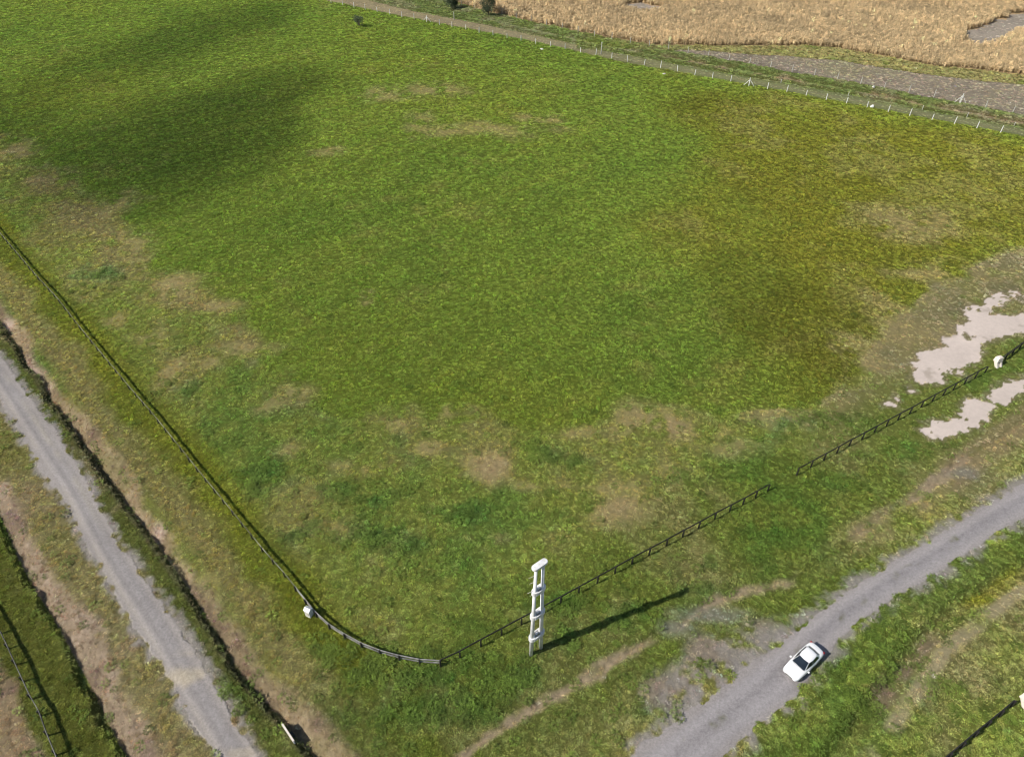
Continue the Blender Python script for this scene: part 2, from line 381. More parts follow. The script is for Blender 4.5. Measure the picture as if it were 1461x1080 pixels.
    lc = np.empty(X.shape + (3,)); lc[...] = V(.165, .178, .074)
    lm = smooth(60, -20, X)[..., None]
    lc = lc * (1 - lm) + V(.245, .205, .115) * lm
    lc *= (1 + .10 * n2 + .10 * n3)[..., None]
    tr = np.exp(-((Y - yb - .45 * (yt - yb)) / 1.0) ** 2)[..., None] * .35
    lc = lc * (1 - tr) + V(.235, .195, .125) * tr
    col[lane] = lc[lane]; cover[lane] = .25; tall[lane] = .35; cls[lane] = 3
    vg = far & (Y + wob >= yt) & (Y < yf + wob)
    vc = np.empty(X.shape + (3,)); vc[...] = V(.098, .120, .030)
    hb = smooth(10, 60, X) * smooth(-.9, .3, n2 + n3)
    t01 = (Y - yt) / np.maximum(yf - yt, 1)
    red = (np.exp(-((t01 - .45) / .22) ** 2) * hb)[..., None] * .85
    vc = vc * (1 - red) + V(.165, .112, .060) * red
    gy = (smooth(.0, .8, n3 + n2) * .5)[..., None]
    vc = vc * (1 - gy) + V(.165, .150, .075) * gy
    col[vg] = vc[vg]; tall[vg] = 1.3
    z = z - np.where(far, .5 * np.exp(-((Y - yt - 1.2) / .6) ** 2), 0) - np.where(far, .4 * np.exp(-((t01 - .5) / .12) ** 2) * (X > 0), 0)
    gf = far & (Y >= yf + wob) & (Y < yg + 1.5 * n2) & (X > 18)
    fc = np.empty(X.shape + (3,)); fc[...] = V(.212, .180, .132)
    fc *= (1 + .16 * n3 + .1 * n2)[..., None]
    gs = (smooth(.2, .9, n2 + .4 * n3) * .35)[..., None]
    fc = fc * (1 - gs) + V(.150, .150, .060) * gs
    col[gf] = fc[gf]; cover[gf] = .45; tall[gf] = .9; cls[gf] = 4
    yy = far & (Y >= np.where(X > 18, yg, yf) + 1.5 * n2) & (Y < ym + 1.2 * n2) & ~gf
    yc = np.empty(X.shape + (3,)); yw = smooth(14, 62, X + 6 * n2)[..., None]; yc[...] = V(.110, .125, .035) * (1 - yw) + V(.165, .152, .050) * yw
    gs = (smooth(-.2, .7, n2 + .5 * n3 - .3))[..., None] * .75
    yc = yc * (1 - gs) + V(.100, .125, .022) * gs
    col[yy] = yc[yy]; tall[yy] = 1.8
    cl = np.maximum(poly_sd(X, Y, CLEARING, 10), poly_sd(X, Y, CLEARING_2, 10)) + 1.6 * n3 + 1.2 * n2
    mz = far & (Y >= ym + 1.2 * n2) & ~gf & ~yy & ~vg & ~lane & (Y < FIELD_BACK + 60)
    col[mz] = V(.40, .29, .165); cover[mz] = 0; cls[mz] = 5
    clm = mz & (cl > 0)
    cc = np.empty(X.shape + (3,)); cc[...] = V(.285, .245, .195)
    cc *= (1 + .12 * n3)[..., None]
    col[clm] = cc[clm]; cover[clm] = .15; tall[clm] = .6; cls[clm] = 4
    corn = np.where(mz & (cl < -.4), 1.0, 0.0)
    return col, cls, np.clip(cover, 0, 1), tall, z, corn

def ground_z(x, y):
    return float(survey(np.array([x], float), np.array([y], float))[4][0])

# ------------------------------------------------------------------ materials
def new_mat(name):
    m = bpy.data.materials.new(name)
    m.use_nodes = True
    nt = m.node_tree
    return m, nt, nt.nodes['Principled BSDF']

def noise_mat(name, c1, c2, scale=6.0, rough=.7, bump=0.0, metallic=0.0, coat=0.0, spec=.5):
    m, nt, p = new_mat(name)
    tc = nt.nodes.new('ShaderNodeTexCoord')
    n = nt.nodes.new('ShaderNodeTexNoise'); n.inputs['Scale'].default_value = scale; n.inputs['Detail'].default_value = 5
    r = nt.nodes.new('ShaderNodeValToRGB')
    r.color_ramp.elements[0].position = .35; r.color_ramp.elements[1].position = .65
    r.color_ramp.elements[0].color = (*c1, 1); r.color_ramp.elements[1].color = (*c2, 1)
    nt.links.new(tc.outputs['Object'], n.inputs['Vector'])
    nt.links.new(n.outputs['Fac'], r.inputs['Fac'])
    nt.links.new(r.outputs['Color'], p.inputs['Base Color'])
    p.inputs['Roughness'].default_value = rough
    p.inputs['Metallic'].default_value = metallic
    p.inputs['Coat Weight'].default_value = coat
    p.inputs['Specular IOR Level'].default_value = spec
    if bump:
        b = nt.nodes.new('ShaderNodeBump'); b.inputs['Strength'].default_value = bump; b.inputs['Distance'].default_value = .02
        nt.links.new(n.outputs['Fac'], b.inputs['Height']); nt.links.new(b.outputs['Normal'], p.inputs['Normal'])
    return m

def ground_mat(name, s1, s2, amp, bump, dist):
    """surveyed albedo broken up by fine procedural grain"""
    m, nt, p = new_mat(name)
    at = nt.nodes.new('ShaderNodeAttribute'); at.attribute_name = 'albedo'
    tc = nt.nodes.new('ShaderNodeTexCoord')
    na = nt.nodes.new('ShaderNodeTexNoise'); na.inputs['Scale'].default_value = s1; na.inputs['Detail'].default_value = 6; na.inputs['Roughness'].default_value = .7
    nb = nt.nodes.new('ShaderNodeTexNoise'); nb.inputs['Scale'].default_value = s2; nb.inputs['Detail'].default_value = 4; nb.inputs['Roughness'].default_value = .6
    for q in (na, nb):
        nt.links.new(tc.outputs['Object'], q.inputs['Vector'])
    ad = nt.nodes.new('ShaderNodeMath'); ad.operation = 'ADD'
    nt.links.new(na.outputs['Fac'], ad.inputs[0]); nt.links.new(nb.outputs['Fac'], ad.inputs[1])
    mr = nt.nodes.new('ShaderNodeMapRange')
    mr.inputs['From Min'].default_value = .65; mr.inputs['From Max'].default_value = 1.35
    mr.inputs['To Min'].default_value = 1 - amp; mr.inputs['To Max'].default_value = 1 + amp
    nt.links.new(ad.outputs[0], mr.inputs['Value'])
    vm = nt.nodes.new('ShaderNodeVectorMath'); vm.operation = 'SCALE'
    nt.links.new(at.outputs['Color'], vm.inputs[0]); nt.links.new(mr.outputs[0], vm.inputs['Scale'])
    nt.links.new(vm.outputs[0], p.inputs['Base Color'])
    p.inputs['Roughness'].default_value = .95
    p.inputs['Specular IOR Level'].default_value = .1
    b = nt.nodes.new('ShaderNodeBump'); b.inputs['Strength'].default_value = bump; b.inputs['Distance'].default_value = dist
    nt.links.new(ad.outputs[0], b.inputs['Height']); nt.links.new(b.outputs['Normal'], p.inputs['Normal'])
    return m

def tint_mat(name, trans=.35):
    """leaf blades: each instance carries its own tint"""
    m, nt, p = new_mat(name)
    at = nt.nodes.new('ShaderNodeAttribute'); at.attribute_name = 'tint'; at.attribute_type = 'INSTANCER'
    n = nt.nodes.new('ShaderNodeTexNoise'); n.inputs['Scale'].default_value = 7; n.inputs['Detail'].default_value = 2
    tc = nt.nodes.new('ShaderNodeTexCoord'); nt.links.new(tc.outputs['Object'], n.inputs['Vector'])
    mr = nt.nodes.new('ShaderNodeMapRange'); mr.inputs['To Min'].default_value = .5; mr.inputs['To Max'].default_value = 1.5
    mr.inputs['From Min'].default_value = .25; mr.inputs['From Max'].default_value = .75
    nt.links.new(n.outputs['Fac'], mr.inputs['Value'])
    vm = nt.nodes.new('ShaderNodeVectorMath'); vm.operation = 'SCALE'
    nt.links.new(at.outputs['Color'], vm.inputs[0]); nt.links.new(mr.outputs[0], vm.inputs['Scale'])
    nt.links.new(vm.outputs[0], p.inputs['Base Color'])
    p.inputs['Roughness'].default_value = .6
    p.inputs['Specular IOR Level'].default_value = .25
    tr = nt.nodes.new('ShaderNodeBsdfTranslucent')
    nt.links.new(vm.outputs[0], tr.inputs['Color'])
    mx = nt.nodes.new('ShaderNodeMixShader'); mx.inputs[0].default_value = trans
    nt.links.new(p.outputs[0], mx.inputs[1]); nt.links.new(tr.outputs[0], mx.inputs[2])
    nt.links.new(mx.outputs[0], nt.nodes['Material Output'].inputs['Surface'])
    return m

# ------------------------------------------------------------------ object helpers
def tag(o, label=None, cat=None, group=None, kind=None):
    if label: o['label'] = label
    if cat: o['category'] = cat
    if group: o['group'] = group
    if kind: o['kind'] = kind
    return o

def empty(name, loc, rz=0.0):
    o = bpy.data.objects.new(name, None)
    o.empty_display_size = .3
    COL.objects.link(o)
    o.location = loc
    o.rotation_euler = (0, 0, rz)
    return o

class MB:
    """collects shapes and links them as one mesh object"""
    def __init__(s):
        s.v = []; s.f = []
    def add(s, vs, fs):
        o = len(s.v); s.v += [tuple(v) for v in vs]; s.f += [tuple(i + o for i in f) for f in fs]
        return s
    def box(s, c, size, rz=0.0, taper=1.0):
        a, b, h = size[0] / 2, size[1] / 2, size[2] / 2
        cs, sn = math.cos(rz), math.sin(rz)
        vs = []
        for z, k in ((-h, 1.0), (h, taper)):
            for x, y in ((-a, -b), (a, -b), (a, b), (-a, b)):
                x *= k; y *= k
                vs.append((c[0] + x * cs - y * sn, c[1] + x * sn + y * cs, c[2] + z))
        return s.add(vs, [(3, 2, 1, 0), (4, 5, 6, 7), (0, 1, 5, 4), (1, 2, 6, 5), (2, 3, 7, 6), (3, 0, 4, 7)])
    def bar(s, p, q, w, h):
        """plank from p to q, w thick (horizontal), h tall"""
        p = Vector(p); q = Vector(q); d = q - p
        n = Vector((-d.y, d.x, 0)).normalized() * (w / 2); u = Vector((0, 0, h / 2))
        vs = [e + a * n + b * u for e in (p, q) for a, b in ((-1, -1), (1, -1), (1, 1), (-1, 1))]
        return s.add(vs, [(0, 1, 2, 3), (7, 6, 5, 4), (0, 4, 5, 1), (1, 5, 6, 2), (2, 6, 7, 3), (3, 7, 4, 0)])
    def tube(s, p, q, r0, r1, n=10):
        p = Vector(p); q = Vector(q); d = (q - p).normalized()
        a = d.orthogonal().normalized(); b = d.cross(a)
        vs = [e + (a * math.cos(2 * math.pi * i / n) + b * math.sin(2 * math.pi * i / n)) * r for e, r in ((p, r0), (q, r1)) for i in range(n)]
        fs = [(i, (i + 1) % n, n + (i + 1) % n, n + i) for i in range(n)] + [tuple(range(n))[::-1], tuple(range(n, 2 * n))]
        return s.add(vs, fs)
    def prism(s, outline, z0, z1):
        n = len(outline)
        vs = [(x, y, z0) for x, y in outline] + [(x, y, z1) for x, y in outline]
        return s.add(vs, [tuple(range(n))[::-1], tuple(range(n, 2 * n))] + [(i, (i + 1) % n, n + (i + 1) % n, n + i) for i in range(n)])
    def build(s, name, mat, parent=None, bevel=0.0, smooth_=False, subsurf=0):
        me = bpy.data.meshes.new(name)
        me.from_pydata(s.v, [], s.f); me.validate(); me.update()
        bm = bmesh.new(); bm.from_mesh(me); bmesh.ops.recalc_face_normals(bm, faces=bm.faces); bm.to_mesh(me); bm.free()
        me.materials.append(mat)
        o = bpy.data.objects.new(name, me); COL.objects.link(o)
        if parent: o.parent = parent
        if bevel:
            b = o.modifiers.new('bevel', 'BEVEL'); b.width = bevel; b.segments = 2; b.limit_method = 'ANGLE'
        if subsurf:
            b = o.modifiers.new('subsurf', 'SUBSURF'); b.levels = subsurf; b.render_levels = subsurf
        if smooth_:
            for p in me.polygons: p.use_smooth = True
        return o

def copy_tree(o, parent=None):
    c = o.copy(); COL.objects.link(c)
    if parent: c.parent = parent
    for ch in list(o.children): copy_tree(ch, c)
    return c

def np_mesh(name, verts, quads, mat, attrs=(), smooth_=False):
    me = bpy.data.meshes.new(name)
    me.vertices.add(len(verts)); me.vertices.foreach_set('co', np.ascontiguousarray(verts, dtype=np.float32).ravel())
    if quads is not None:
        k = quads.shape[1]
        me.loops.add(quads.size); me.loops.foreach_set('vertex_index', np.ascontiguousarray(quads, dtype=np.int32).ravel())
        me.polygons.add(len(quads)); me.polygons.foreach_set('loop_start', np.arange(0, quads.size, k, dtype=np.int32))
        if smooth_: me.polygons.foreach_set('use_smooth', np.ones(len(quads), dtype=bool))
    me.update(calc_edges=True)
    for an, typ, data in attrs:
        a = me.attributes.new(an, typ, 'POINT')
        if typ == 'FLOAT_COLOR':
            a.data.foreach_set('color', np.ascontiguousarray(np.c_[data, np.ones(len(data))], dtype=np.float32).ravel())
        else:
            a.data.foreach_set('value', np.ascontiguousarray(data))
    if mat: me.materials.append(mat)
    o = bpy.data.objects.new(name, me); COL.objects.link(o)
    return o

# ------------------------------------------------------------------ ground: one surveyed sheet, cut along the edges of roads, lane and bare patches
NC, NR = 900, 840
yr = 22.0 * np.exp(np.linspace(0, math.log(300.0 / 22.0), NR))
yr = np.r_[-2500, -600, -150, -40, -5, 8, 15, yr, 330, 400, 600, 1200, 3500]
sc_ = np.linspace(-1, 1, NC)
sc_ = np.r_[-90, -12, -4, -2, -1.4, sc_, 1.4, 2, 4, 12, 90]
W = np.interp(yr, [0, 22, 300, 600], [42, 46, 225, 240])
GX = sc_[None, :] * W[:, None]
GY = np.repeat(yr[:, None], len(sc_), 1)
gc, gk, gcov, gtall, gz_, gcorn = survey(GX, GY)
nr, nc = GX.shape
verts = np.c_[GX.ravel(), GY.ravel(), gz_.ravel()]
idx = np.arange(nr * nc).reshape(nr, nc)
quads = np.stack([idx[:-1, :-1], idx[:-1, 1:], idx[1:, 1:], idx[1:, :-1]], -1).reshape(-1, 4)
fk = gk.ravel()[quads].max(1)
cx_ = verts[quads][:, :, 0].mean(1); cy_ = verts[quads][:, :, 1].mean(1)
gcol = gc.reshape(-1, 3) * (1 - .25 * ((gcov > .8) & (gk == 0)).reshape(-1, 1))    # colour darkened for thatch and soil, plus painted shade between the tufts
M_TURF = ground_mat('turf_soil', 2.6, 11.0, .38, .9, .10)
M_ROAD = ground_mat('gravel', 4.0, 16.0, .36, .7, .04)
M_SAND = ground_mat('sand', 1.4, 9.0, .13, .35, .03)
M_FAR = ground_mat('tilled_soil', 1.6, 6.0, .35, .9, .12)
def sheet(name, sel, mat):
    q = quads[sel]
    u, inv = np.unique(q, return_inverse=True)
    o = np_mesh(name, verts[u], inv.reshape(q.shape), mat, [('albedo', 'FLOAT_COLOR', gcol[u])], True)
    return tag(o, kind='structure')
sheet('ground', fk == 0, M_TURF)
sheet('gravel_road', (fk == 1) & (cx_ < 0), M_ROAD)
sheet('gravel_road', (fk == 1) & (cx_ >= 0), M_ROAD)
sheet('bare_sand', fk == 2, M_SAND)
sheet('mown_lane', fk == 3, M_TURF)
sheet('stubble_ground', fk == 4, M_FAR)
sheet('crop_ground', fk == 5, M_FAR)

# ------------------------------------------------------------------ grass, stubble and dry maize: uncountable cover
def blades(n, spread, h, width, lean, rs, droop=0.0):
    vs, fs = [], []
    for i in range(n):
        a = rs.uniform(0, 2 * math.pi); r = spread * math.sqrt(rs.uniform(0, 1))
        bx, by = r * math.cos(a), r * math.sin(a)
        t = rs.uniform(0, 2 * math.pi); hh = h * rs.uniform(.55, 1.15) * (1 - .35 * r / max(spread, .01)); w = width * rs.uniform(.7, 1.3)
        la = a + rs.uniform(-1.2, 1.2); ln = lean * rs.uniform(.2, 1) * hh
        dx, dy = math.cos(t) * w / 2, math.sin(t) * w / 2
        lx, ly = math.cos(la) * ln, math.sin(la) * ln
        o = len(vs)
        vs += [(bx - dx, by - dy, -.02), (bx + dx, by + dy, -.02), (bx + dx * .8 + lx * .4, by + dy * .8 + ly * .4, hh * .6), (bx - dx * .8 + lx * .4, by - dy * .8 + ly * .4, hh * .6), (bx + lx, by + ly, hh * (1 - droop))]
        fs += [(o, o + 1, o + 2, o + 3), (o + 3, o + 2, o + 4)]
    return vs, fs

def source(name, vs, fs, mat):
    me = bpy.data.meshes.new(name); me.from_pydata(vs, [], fs); me.update(); me.materials.append(mat)
    return bpy.data.objects.new(name, me)

def scatter(name, pts, tint, size, tall, rot, pick, variants, label, cat):
    o = np_mesh(name, pts, None, None, [('tint', 'FLOAT_COLOR', tint), ('size', 'FLOAT', size.astype(np.float32)), ('rise', 'FLOAT', tall.astype(np.float32)), ('turn', 'FLOAT', rot.astype(np.float32)), ('pick', 'INT', pick.astype(np.int32))])
    tag(o, label, cat, kind='stuff')
    coll = bpy.data.collections.new(name + '_variants')
    for v in variants: coll.objects.link(v)
    ng = bpy.data.node_groups.new(name + '_scatter', 'GeometryNodeTree')
    ng.interface.new_socket('Geometry', in_out='INPUT', socket_type='NodeSocketGeometry')
    ng.interface.new_socket('Geometry', in_out='OUTPUT', socket_type='NodeSocketGeometry')
    N = ng.nodes.new; L = ng.links.new
    gi = N('NodeGroupInput'); go = N('NodeGroupOutput')
    ip = N('GeometryNodeInstanceOnPoints'); ci = N('GeometryNodeCollectionInfo')
    ci.inputs['Collection'].default_value = coll
    ci.inputs['Separate Children'].default_value = True
    ci.inputs['Reset Children'].default_value = True
    def na(an, typ):
        n = N('GeometryNodeInputNamedAttribute'); n.data_type = typ; n.inputs['Name'].default_value = an
        return next(s for s in n.outputs if s.enabled and s.name == 'Attribute')
    L(gi.outputs[0], ip.inputs['Points']); L(ci.outputs[0], ip.inputs['Instance'])
    ip.inputs['Pick Instance'].default_value = True
    L(na('pick', 'INT'), ip.inputs['Instance Index'])
    cr = N('ShaderNodeCombineXYZ'); L(na('turn', 'FLOAT'), cr.inputs['Z']); L(cr.outputs[0], ip.inputs['Rotation'])
    cs = N('ShaderNodeCombineXYZ'); sz = na('size', 'FLOAT')
    L(sz, cs.inputs['X']); L(sz, cs.inputs['Y']); L(na('rise', 'FLOAT'), cs.inputs['Z']); L(cs.outputs[0], ip.inputs['Scale'])
    L(ip.outputs[0], go.inputs[0])
    md = o.modifiers.new('scatter', 'NODES'); md.node_group = ng
    return o

M_BLADE = tint_mat('grass_blade', .35)
M_DRY = tint_mat('dry_leaf', .25)
rs = random.Random(3)
tufts = [source('tuft', *blades(26, .30, .20, .045, 1.5, rs), M_BLADE) for _ in range(6)]
NT = 760000
v_ = rng.random(NT); s_ = rng.random(NT) * 2 - 1
lo, hi = 48.0 ** .7, (285.0 + 26.0) ** .7
py_ = (lo + v_ * (hi - lo)) ** (1 / .7) - 26.0
px_ = s_ * (36 + .56 * py_)
c, k, cov, tl, zz, corn = survey(px_, py_)
keep = (rng.random(NT) < cov * (.36 + .64 * smooth(-.5, .3, np.where(py_ < 130, fbm(px_, py_, .42, 2, 43), fbm(px_, py_, .7, 2, 43)))))
c, tl, zz, px_, py_ = c[keep], tl[keep], zz[keep], px_[keep], py_[keep]
n = len(px_)
far = np.clip(py_ / 80.0, .75, 3.0)
size = (.44 + .42 * rng.random(n)) * far ** .5
rise = tl * (.28 + .6 * rng.random(n) ** 1.5) * far ** .35 * (1 + .7 * fbm(px_, py_, 1.1, 2, 97)).clip(.4, 2)
lum = c @ np.array([.25, .65, .10])
tint = c * np.stack([np.ones(n), np.ones(n), np.where(lum < .16, 1.3, 1.0)], 1) * (np.interp(lum, [.14, .25], [3.05, 1.95]) * np.exp(.33 * rng.standard_normal(n)))[:, None] * (1 + .07 * rng.standard_normal((n, 3)))
scatter('grass', np.c_[px_, py_, zz], np.clip(tint, 0, 1), size, rise, rng.random(n) * 6.283, rng.integers(0, 6, n), tufts,
        'green and straw coloured grass and weeds covering the field and verges', 'grass')

wdn = 60000
wy = np.exp(rng.random(wdn) * (math.log(190.0) - math.log(50.0)) + math.log(50.0)) - 26.0
wx = (rng.random(wdn) * 2 - 1) * (36 + .56 * wy)
wm = spots(wx, wy, WEEDS, 9)
wl = np.abs(line_dist(wx, wy, DITCH_3, 6)[0] + 2.4) < 2.0
c, k, cov, tl, zz, corn = survey(wx, wy)
keep = (k == 0) & (cov > .4) & (rng.random(wdn) < np.clip(wm * 1.0 * (.3 + 1.1 * fbm(wx, wy, 2.5, 3, 23)), 0, 1) + .05 * wl + .02)
wx, wy, zz, c = wx[keep], wy[keep], zz[keep], c[keep]
n = len(wx)
def leaves(rs):
    vs, fs = [], []
    for i in range(34):
        a = rs.uniform(0, 6.283); r = .34 * math.sqrt(rs.random()); z0 = rs.uniform(.04, .34) * (1 - .5 * r / .34); l = rs.uniform(.07, .16); w = l * .38
        b = a + rs.uniform(-.8, .8); up = rs.uniform(-.3, .6)
        x0, y0 = r * math.cos(a), r * math.sin(a); dx, dy = math.cos(b), math.sin(b); o = len(vs)
        vs += [(x0, y0, z0), (x0 + dx * l - dy * w, y0 + dy * l + dx * w, z0 + l * up), (x0 + dx * 2 * l, y0 + dy * 2 * l, z0 + l * up * 1.2), (x0 + dx * l + dy * w, y0 + dy * l - dx * w, z0 + l * up)]
        fs.append((o, o + 1, o + 2, o + 3))
    return vs, fs
weedv = [source('weed', *leaves(rs), M_BLADE) for _ in range(4)]
wt_ = (.35 * c + .65 * np.array([.095, .148, .024])) * (1.6 * np.exp(.22 * rng.standard_normal(n)))[:, None]
scatter('weeds', np.c_[wx, wy, zz], np.clip(wt_, 0, 1), .7 + .6 * rng.random(n), .6 + .9 * rng.random(n), rng.random(n) * 6.283, rng.integers(0, 4, n), weedv,
        'dark green broad-leaved weeds in loose patches near the fences and ditches', 'weeds')

def maize(rs):
    vs, fs = [], []
    for i in range(3):
        bx, by = rs.uniform(-.35, .35), rs.uniform(-.35, .35); h = rs.uniform(1.5, 2.1)
        o = len(vs)
        vs += [(bx - .03, by, 0), (bx + .03, by, 0), (bx + .02, by, h), (bx - .02, by, h), (bx, by - .03, 0), (bx, by + .03, 0), (bx, by + .02, h), (bx, by - .02, h)]
        fs += [(o, o + 1, o + 2, o + 3), (o + 4, o + 5, o + 6, o + 7)]
        for j in range(8):
            a = rs.uniform(0, 6.283); z0 = h * rs.uniform(.25, .95); l = rs.uniform(.35, .7); w = rs.uniform(.06, .10)
            ca, sa = math.cos(a), math.sin(a); o = len(vs)
            vs += [(bx - sa * w, by + ca * w, z0), (bx + sa * w, by - ca * w, z0), (bx + ca * l * .5 + sa * w, by + sa * l * .5 - ca * w, z0 + .15), (bx + ca * l * .5 - sa * w, by + sa * l * .5 + ca * w, z0 + .15), (bx + ca * l, by + sa * l, z0 - rs.uniform(.1, .4))]
            fs += [(o, o + 1, o + 2, o + 3), (o + 3, o + 2, o + 4)]
    return vs, fs
stalks = [source('stalk', *maize(rs), M_DRY) for _ in range(5)]
row = math.radians(62)
gu, gv = np.meshgrid(np.arange(-330, 330, .55), np.arange(-330, 330, .95))
gu = gu.ravel() + rng.normal(0, .12, gu.size); gv = gv.ravel() + rng.normal(0, .10, gv.size)
mx_ = gu * math.cos(row) - gv * math.sin(row); my_ = 230 + gu * math.sin(row) + gv * math.cos(row)
m = (my_ > 150) & (my_ < 285) & (mx_ > -40) & (mx_ < 200) & (my_ > ylim(mx_, MAIZE_BOT) - 3)
mx_, my_ = mx_[m], my_[m]
c, k, cov, tl, zz, corn = survey(mx_, my_)
keep = (corn > 0) & (rng.random(len(mx_)) < .9)
mx_, my_, zz = mx_[keep], my_[keep], zz[keep]
n = len(mx_)
pv = fbm(mx_, my_, 14, 4, 81)
tint = np.array([.66, .51, .295]) * (1 + .16 * pv)[:, None] * np.exp(.2 * rng.standard_normal(n))[:, None]
scatter('dry_maize', np.c_[mx_, my_, zz], np.clip(tint, 0, 1), .9 + .3 * rng.random(n), (.62 + .35 * rng.random(n)) * (1 + .22 * pv), rng.random(n) * 6.283, rng.integers(0, 5, n), stalks,
        'tan field of dry standing maize beyond the far wire fence', 'maize field')

# ------------------------------------------------------------------ cloud high behind the camera; its shadow falls on the upper left of the field
def cloud(name, outline_px, alt, thick, density, seed, blur):
    P_ = gl(outline_px)
    off = alt / math.tan(SUN_EL)
    ox, oy = -math.cos(SHADOW_AZ) * off, -math.sin(SHADOW_AZ) * off
    x0, y0 = P_.min(0) - blur * 1.5; x1, y1 = P_.max(0) + blur * 1.5
    n = 90
    X, Y = np.meshgrid(np.linspace(x0, x1, n), np.linspace(y0, y1, n))
    sd = poly_sd(X, Y, P_, 400) + blur * .5 * fbm(X, Y, 45, 4, seed)
    t = smooth(-blur, blur, sd) * thick * (1 + .35 * fbm(X, Y, 30, 4, seed + 5))
    t = np.where(sd < -blur, 0, t); t[0, :] = t[-1, :] = 0; t[:, 0] = t[:, -1] = 0
    t = np.maximum(t, 0.02)
    up = np.c_[(X + ox).ravel(), (Y + oy).ravel(), (alt + t * .6).ravel()]; dn = np.c_[(X + ox).ravel(), (Y + oy).ravel(), (alt - t * .4).ravel()]
    i = np.arange(n * n).reshape(n, n)
    q = np.stack([i[:-1, :-1], i[:-1, 1:], i[1:, 1:], i[1:, :-1]], -1).reshape(-1, 4)
    b = np.r_[i[0, :], i[1:, -1], i[-1, -2::-1], i[-2:0:-1, 0]]
    b2 = np.roll(b, -1)
    side = np.c_[b2, b, b + n * n, b2 + n * n]
    Q = np.vstack([q, q[:, ::-1] + n * n, side])
    m = bpy.data.materials.new('cloud_vapour'); m.use_nodes = True; nt = m.node_tree
    nt.nodes.remove(nt.nodes['Principled BSDF'])
    v = nt.nodes.new('ShaderNodeVolumePrincipled')
    v.inputs['Color'].default_value = (1, 1, 1, 1); v.inputs['Density'].default_value = density
    nt.links.new(v.outputs[0], nt.nodes['Material Output'].inputs['Volume'])
    return tag(np_mesh(name, np.vstack([up, dn]), Q, m), kind='structure')
cloud('cloud', [(-220, 175), (-20, 172), (80, 162), (180, 148), (280, 135), (400, 112), (418, 122), (365, 165), (320, 218), (240, 248), (185, 275), (110, 285), (45, 240), (-60, 222), (-220, 235)], 260.0, 24.0, .038, 3, 20.0)
cloud('cloud', [(-150, 165), (-20, 140), (100, 92), (200, 62), (300, 22), (350, 20), (330, 45), (220, 90), (120, 118), (20, 165), (-150, 200)], 290.0, 22.0, .024, 5, 20.0)

# ------------------------------------------------------------------ post and rail fences
M_DARKWOOD = noise_mat('tarred_timber', (.012, .011, .010), (.030, .027, .024), 9, .65)
M_GREYWOOD = noise_mat('weathered_timber', (.13, .125, .115), (.32, .31, .285), 1.5, .7, .3)
M_RAILMIX = noise_mat('worn_grey_rail', (.045, .042, .038), (.25, .24, .21), .5, .7)
M_BROWNPOST = noise_mat('dark_post_timber', (.035, .030, .026), (.070, .062, .052), 8, .8)
M_WHITE = noise_mat('white_limed_concrete', (.62, .60, .56), (.78, .77, .73), 3, .8, .3)
M_PALEPOST = noise_mat('pale_concrete_post', (.42, .40, .35), (.62, .60, .54), 4, .85, .2)
M_WIRE = noise_mat('galvanised_wire', (.22, .22, .22), (.34, .34, .34), 20, .5, 0, .8)

def along(pts, step):
    """evenly spaced stations on a polyline"""
    p = np.array(pts); s = np.r_[0, np.cumsum(np.hypot(*np.diff(p, axis=0).T))]
    n = max(1, int(round(s[-1] / step)))
    q = np.linspace(0, s[-1], n + 1)
    return np.c_[np.interp(q, s, p[:, 0]), np.interp(q, s, p[:, 1])]

def zs(p):
    return survey(p[:, 0].astype(float), p[:, 1].astype(float))[4]

def rail_fence(label, st, rails, post_h, post_w, mat_post, mat_rails, thick=.06, plank=.18, group='post and rail fences round the field'):
    z = zs(st); o0 = Vector((st[0][0], st[0][1], z[0]))
    root = empty('rail_fence', o0)
    tag(root, label, 'fence', group)
    proto = None
    for i, (x, y) in enumerate(st):
        j = min(i, len(st) - 2); d = st[j + 1] - st[j]
        if proto is None:
            proto = MB().box((0, 0, post_h / 2 - .15), (post_w, post_w, post_h + .3), 0, .92).build('post', mat_post, root, .012)
            p = proto
        else:
            p = proto.copy(); COL.objects.link(p); p.parent = root
        p.location = (x - o0.x, y - o0.y, z[i] - o0.z)
        p.rotation_euler = (random.uniform(-.02, .02), random.uniform(-.02, .02), math.atan2(d[1], d[0]))
    for h, mat in zip(rails, mat_rails):
        mb = MB()
        for i in range(len(st) - 1):
            a, b = st[i], st[i + 1]
            d = (b - a) / np.linalg.norm(b - a); nrm = np.array([-d[1], d[0]]) * (post_w / 2 + thick / 2 + .003)
            j1, j2 = random.uniform(-.02, .02), random.uniform(-.02, .02)
            mb.bar((a[0] + nrm[0] + d[0] * .004 - o0.x, a[1] + nrm[1] + d[1] * .004 - o0.y, z[i] + h + j1 - o0.z), (b[0] + nrm[0] - d[0] * .004 - o0.x, b[1] + nrm[1] - d[1] * .004 - o0.y, z[i + 1] + h + j2 - o0.z), thick, plank)
        mb.build('rail', mat, root)
    return root

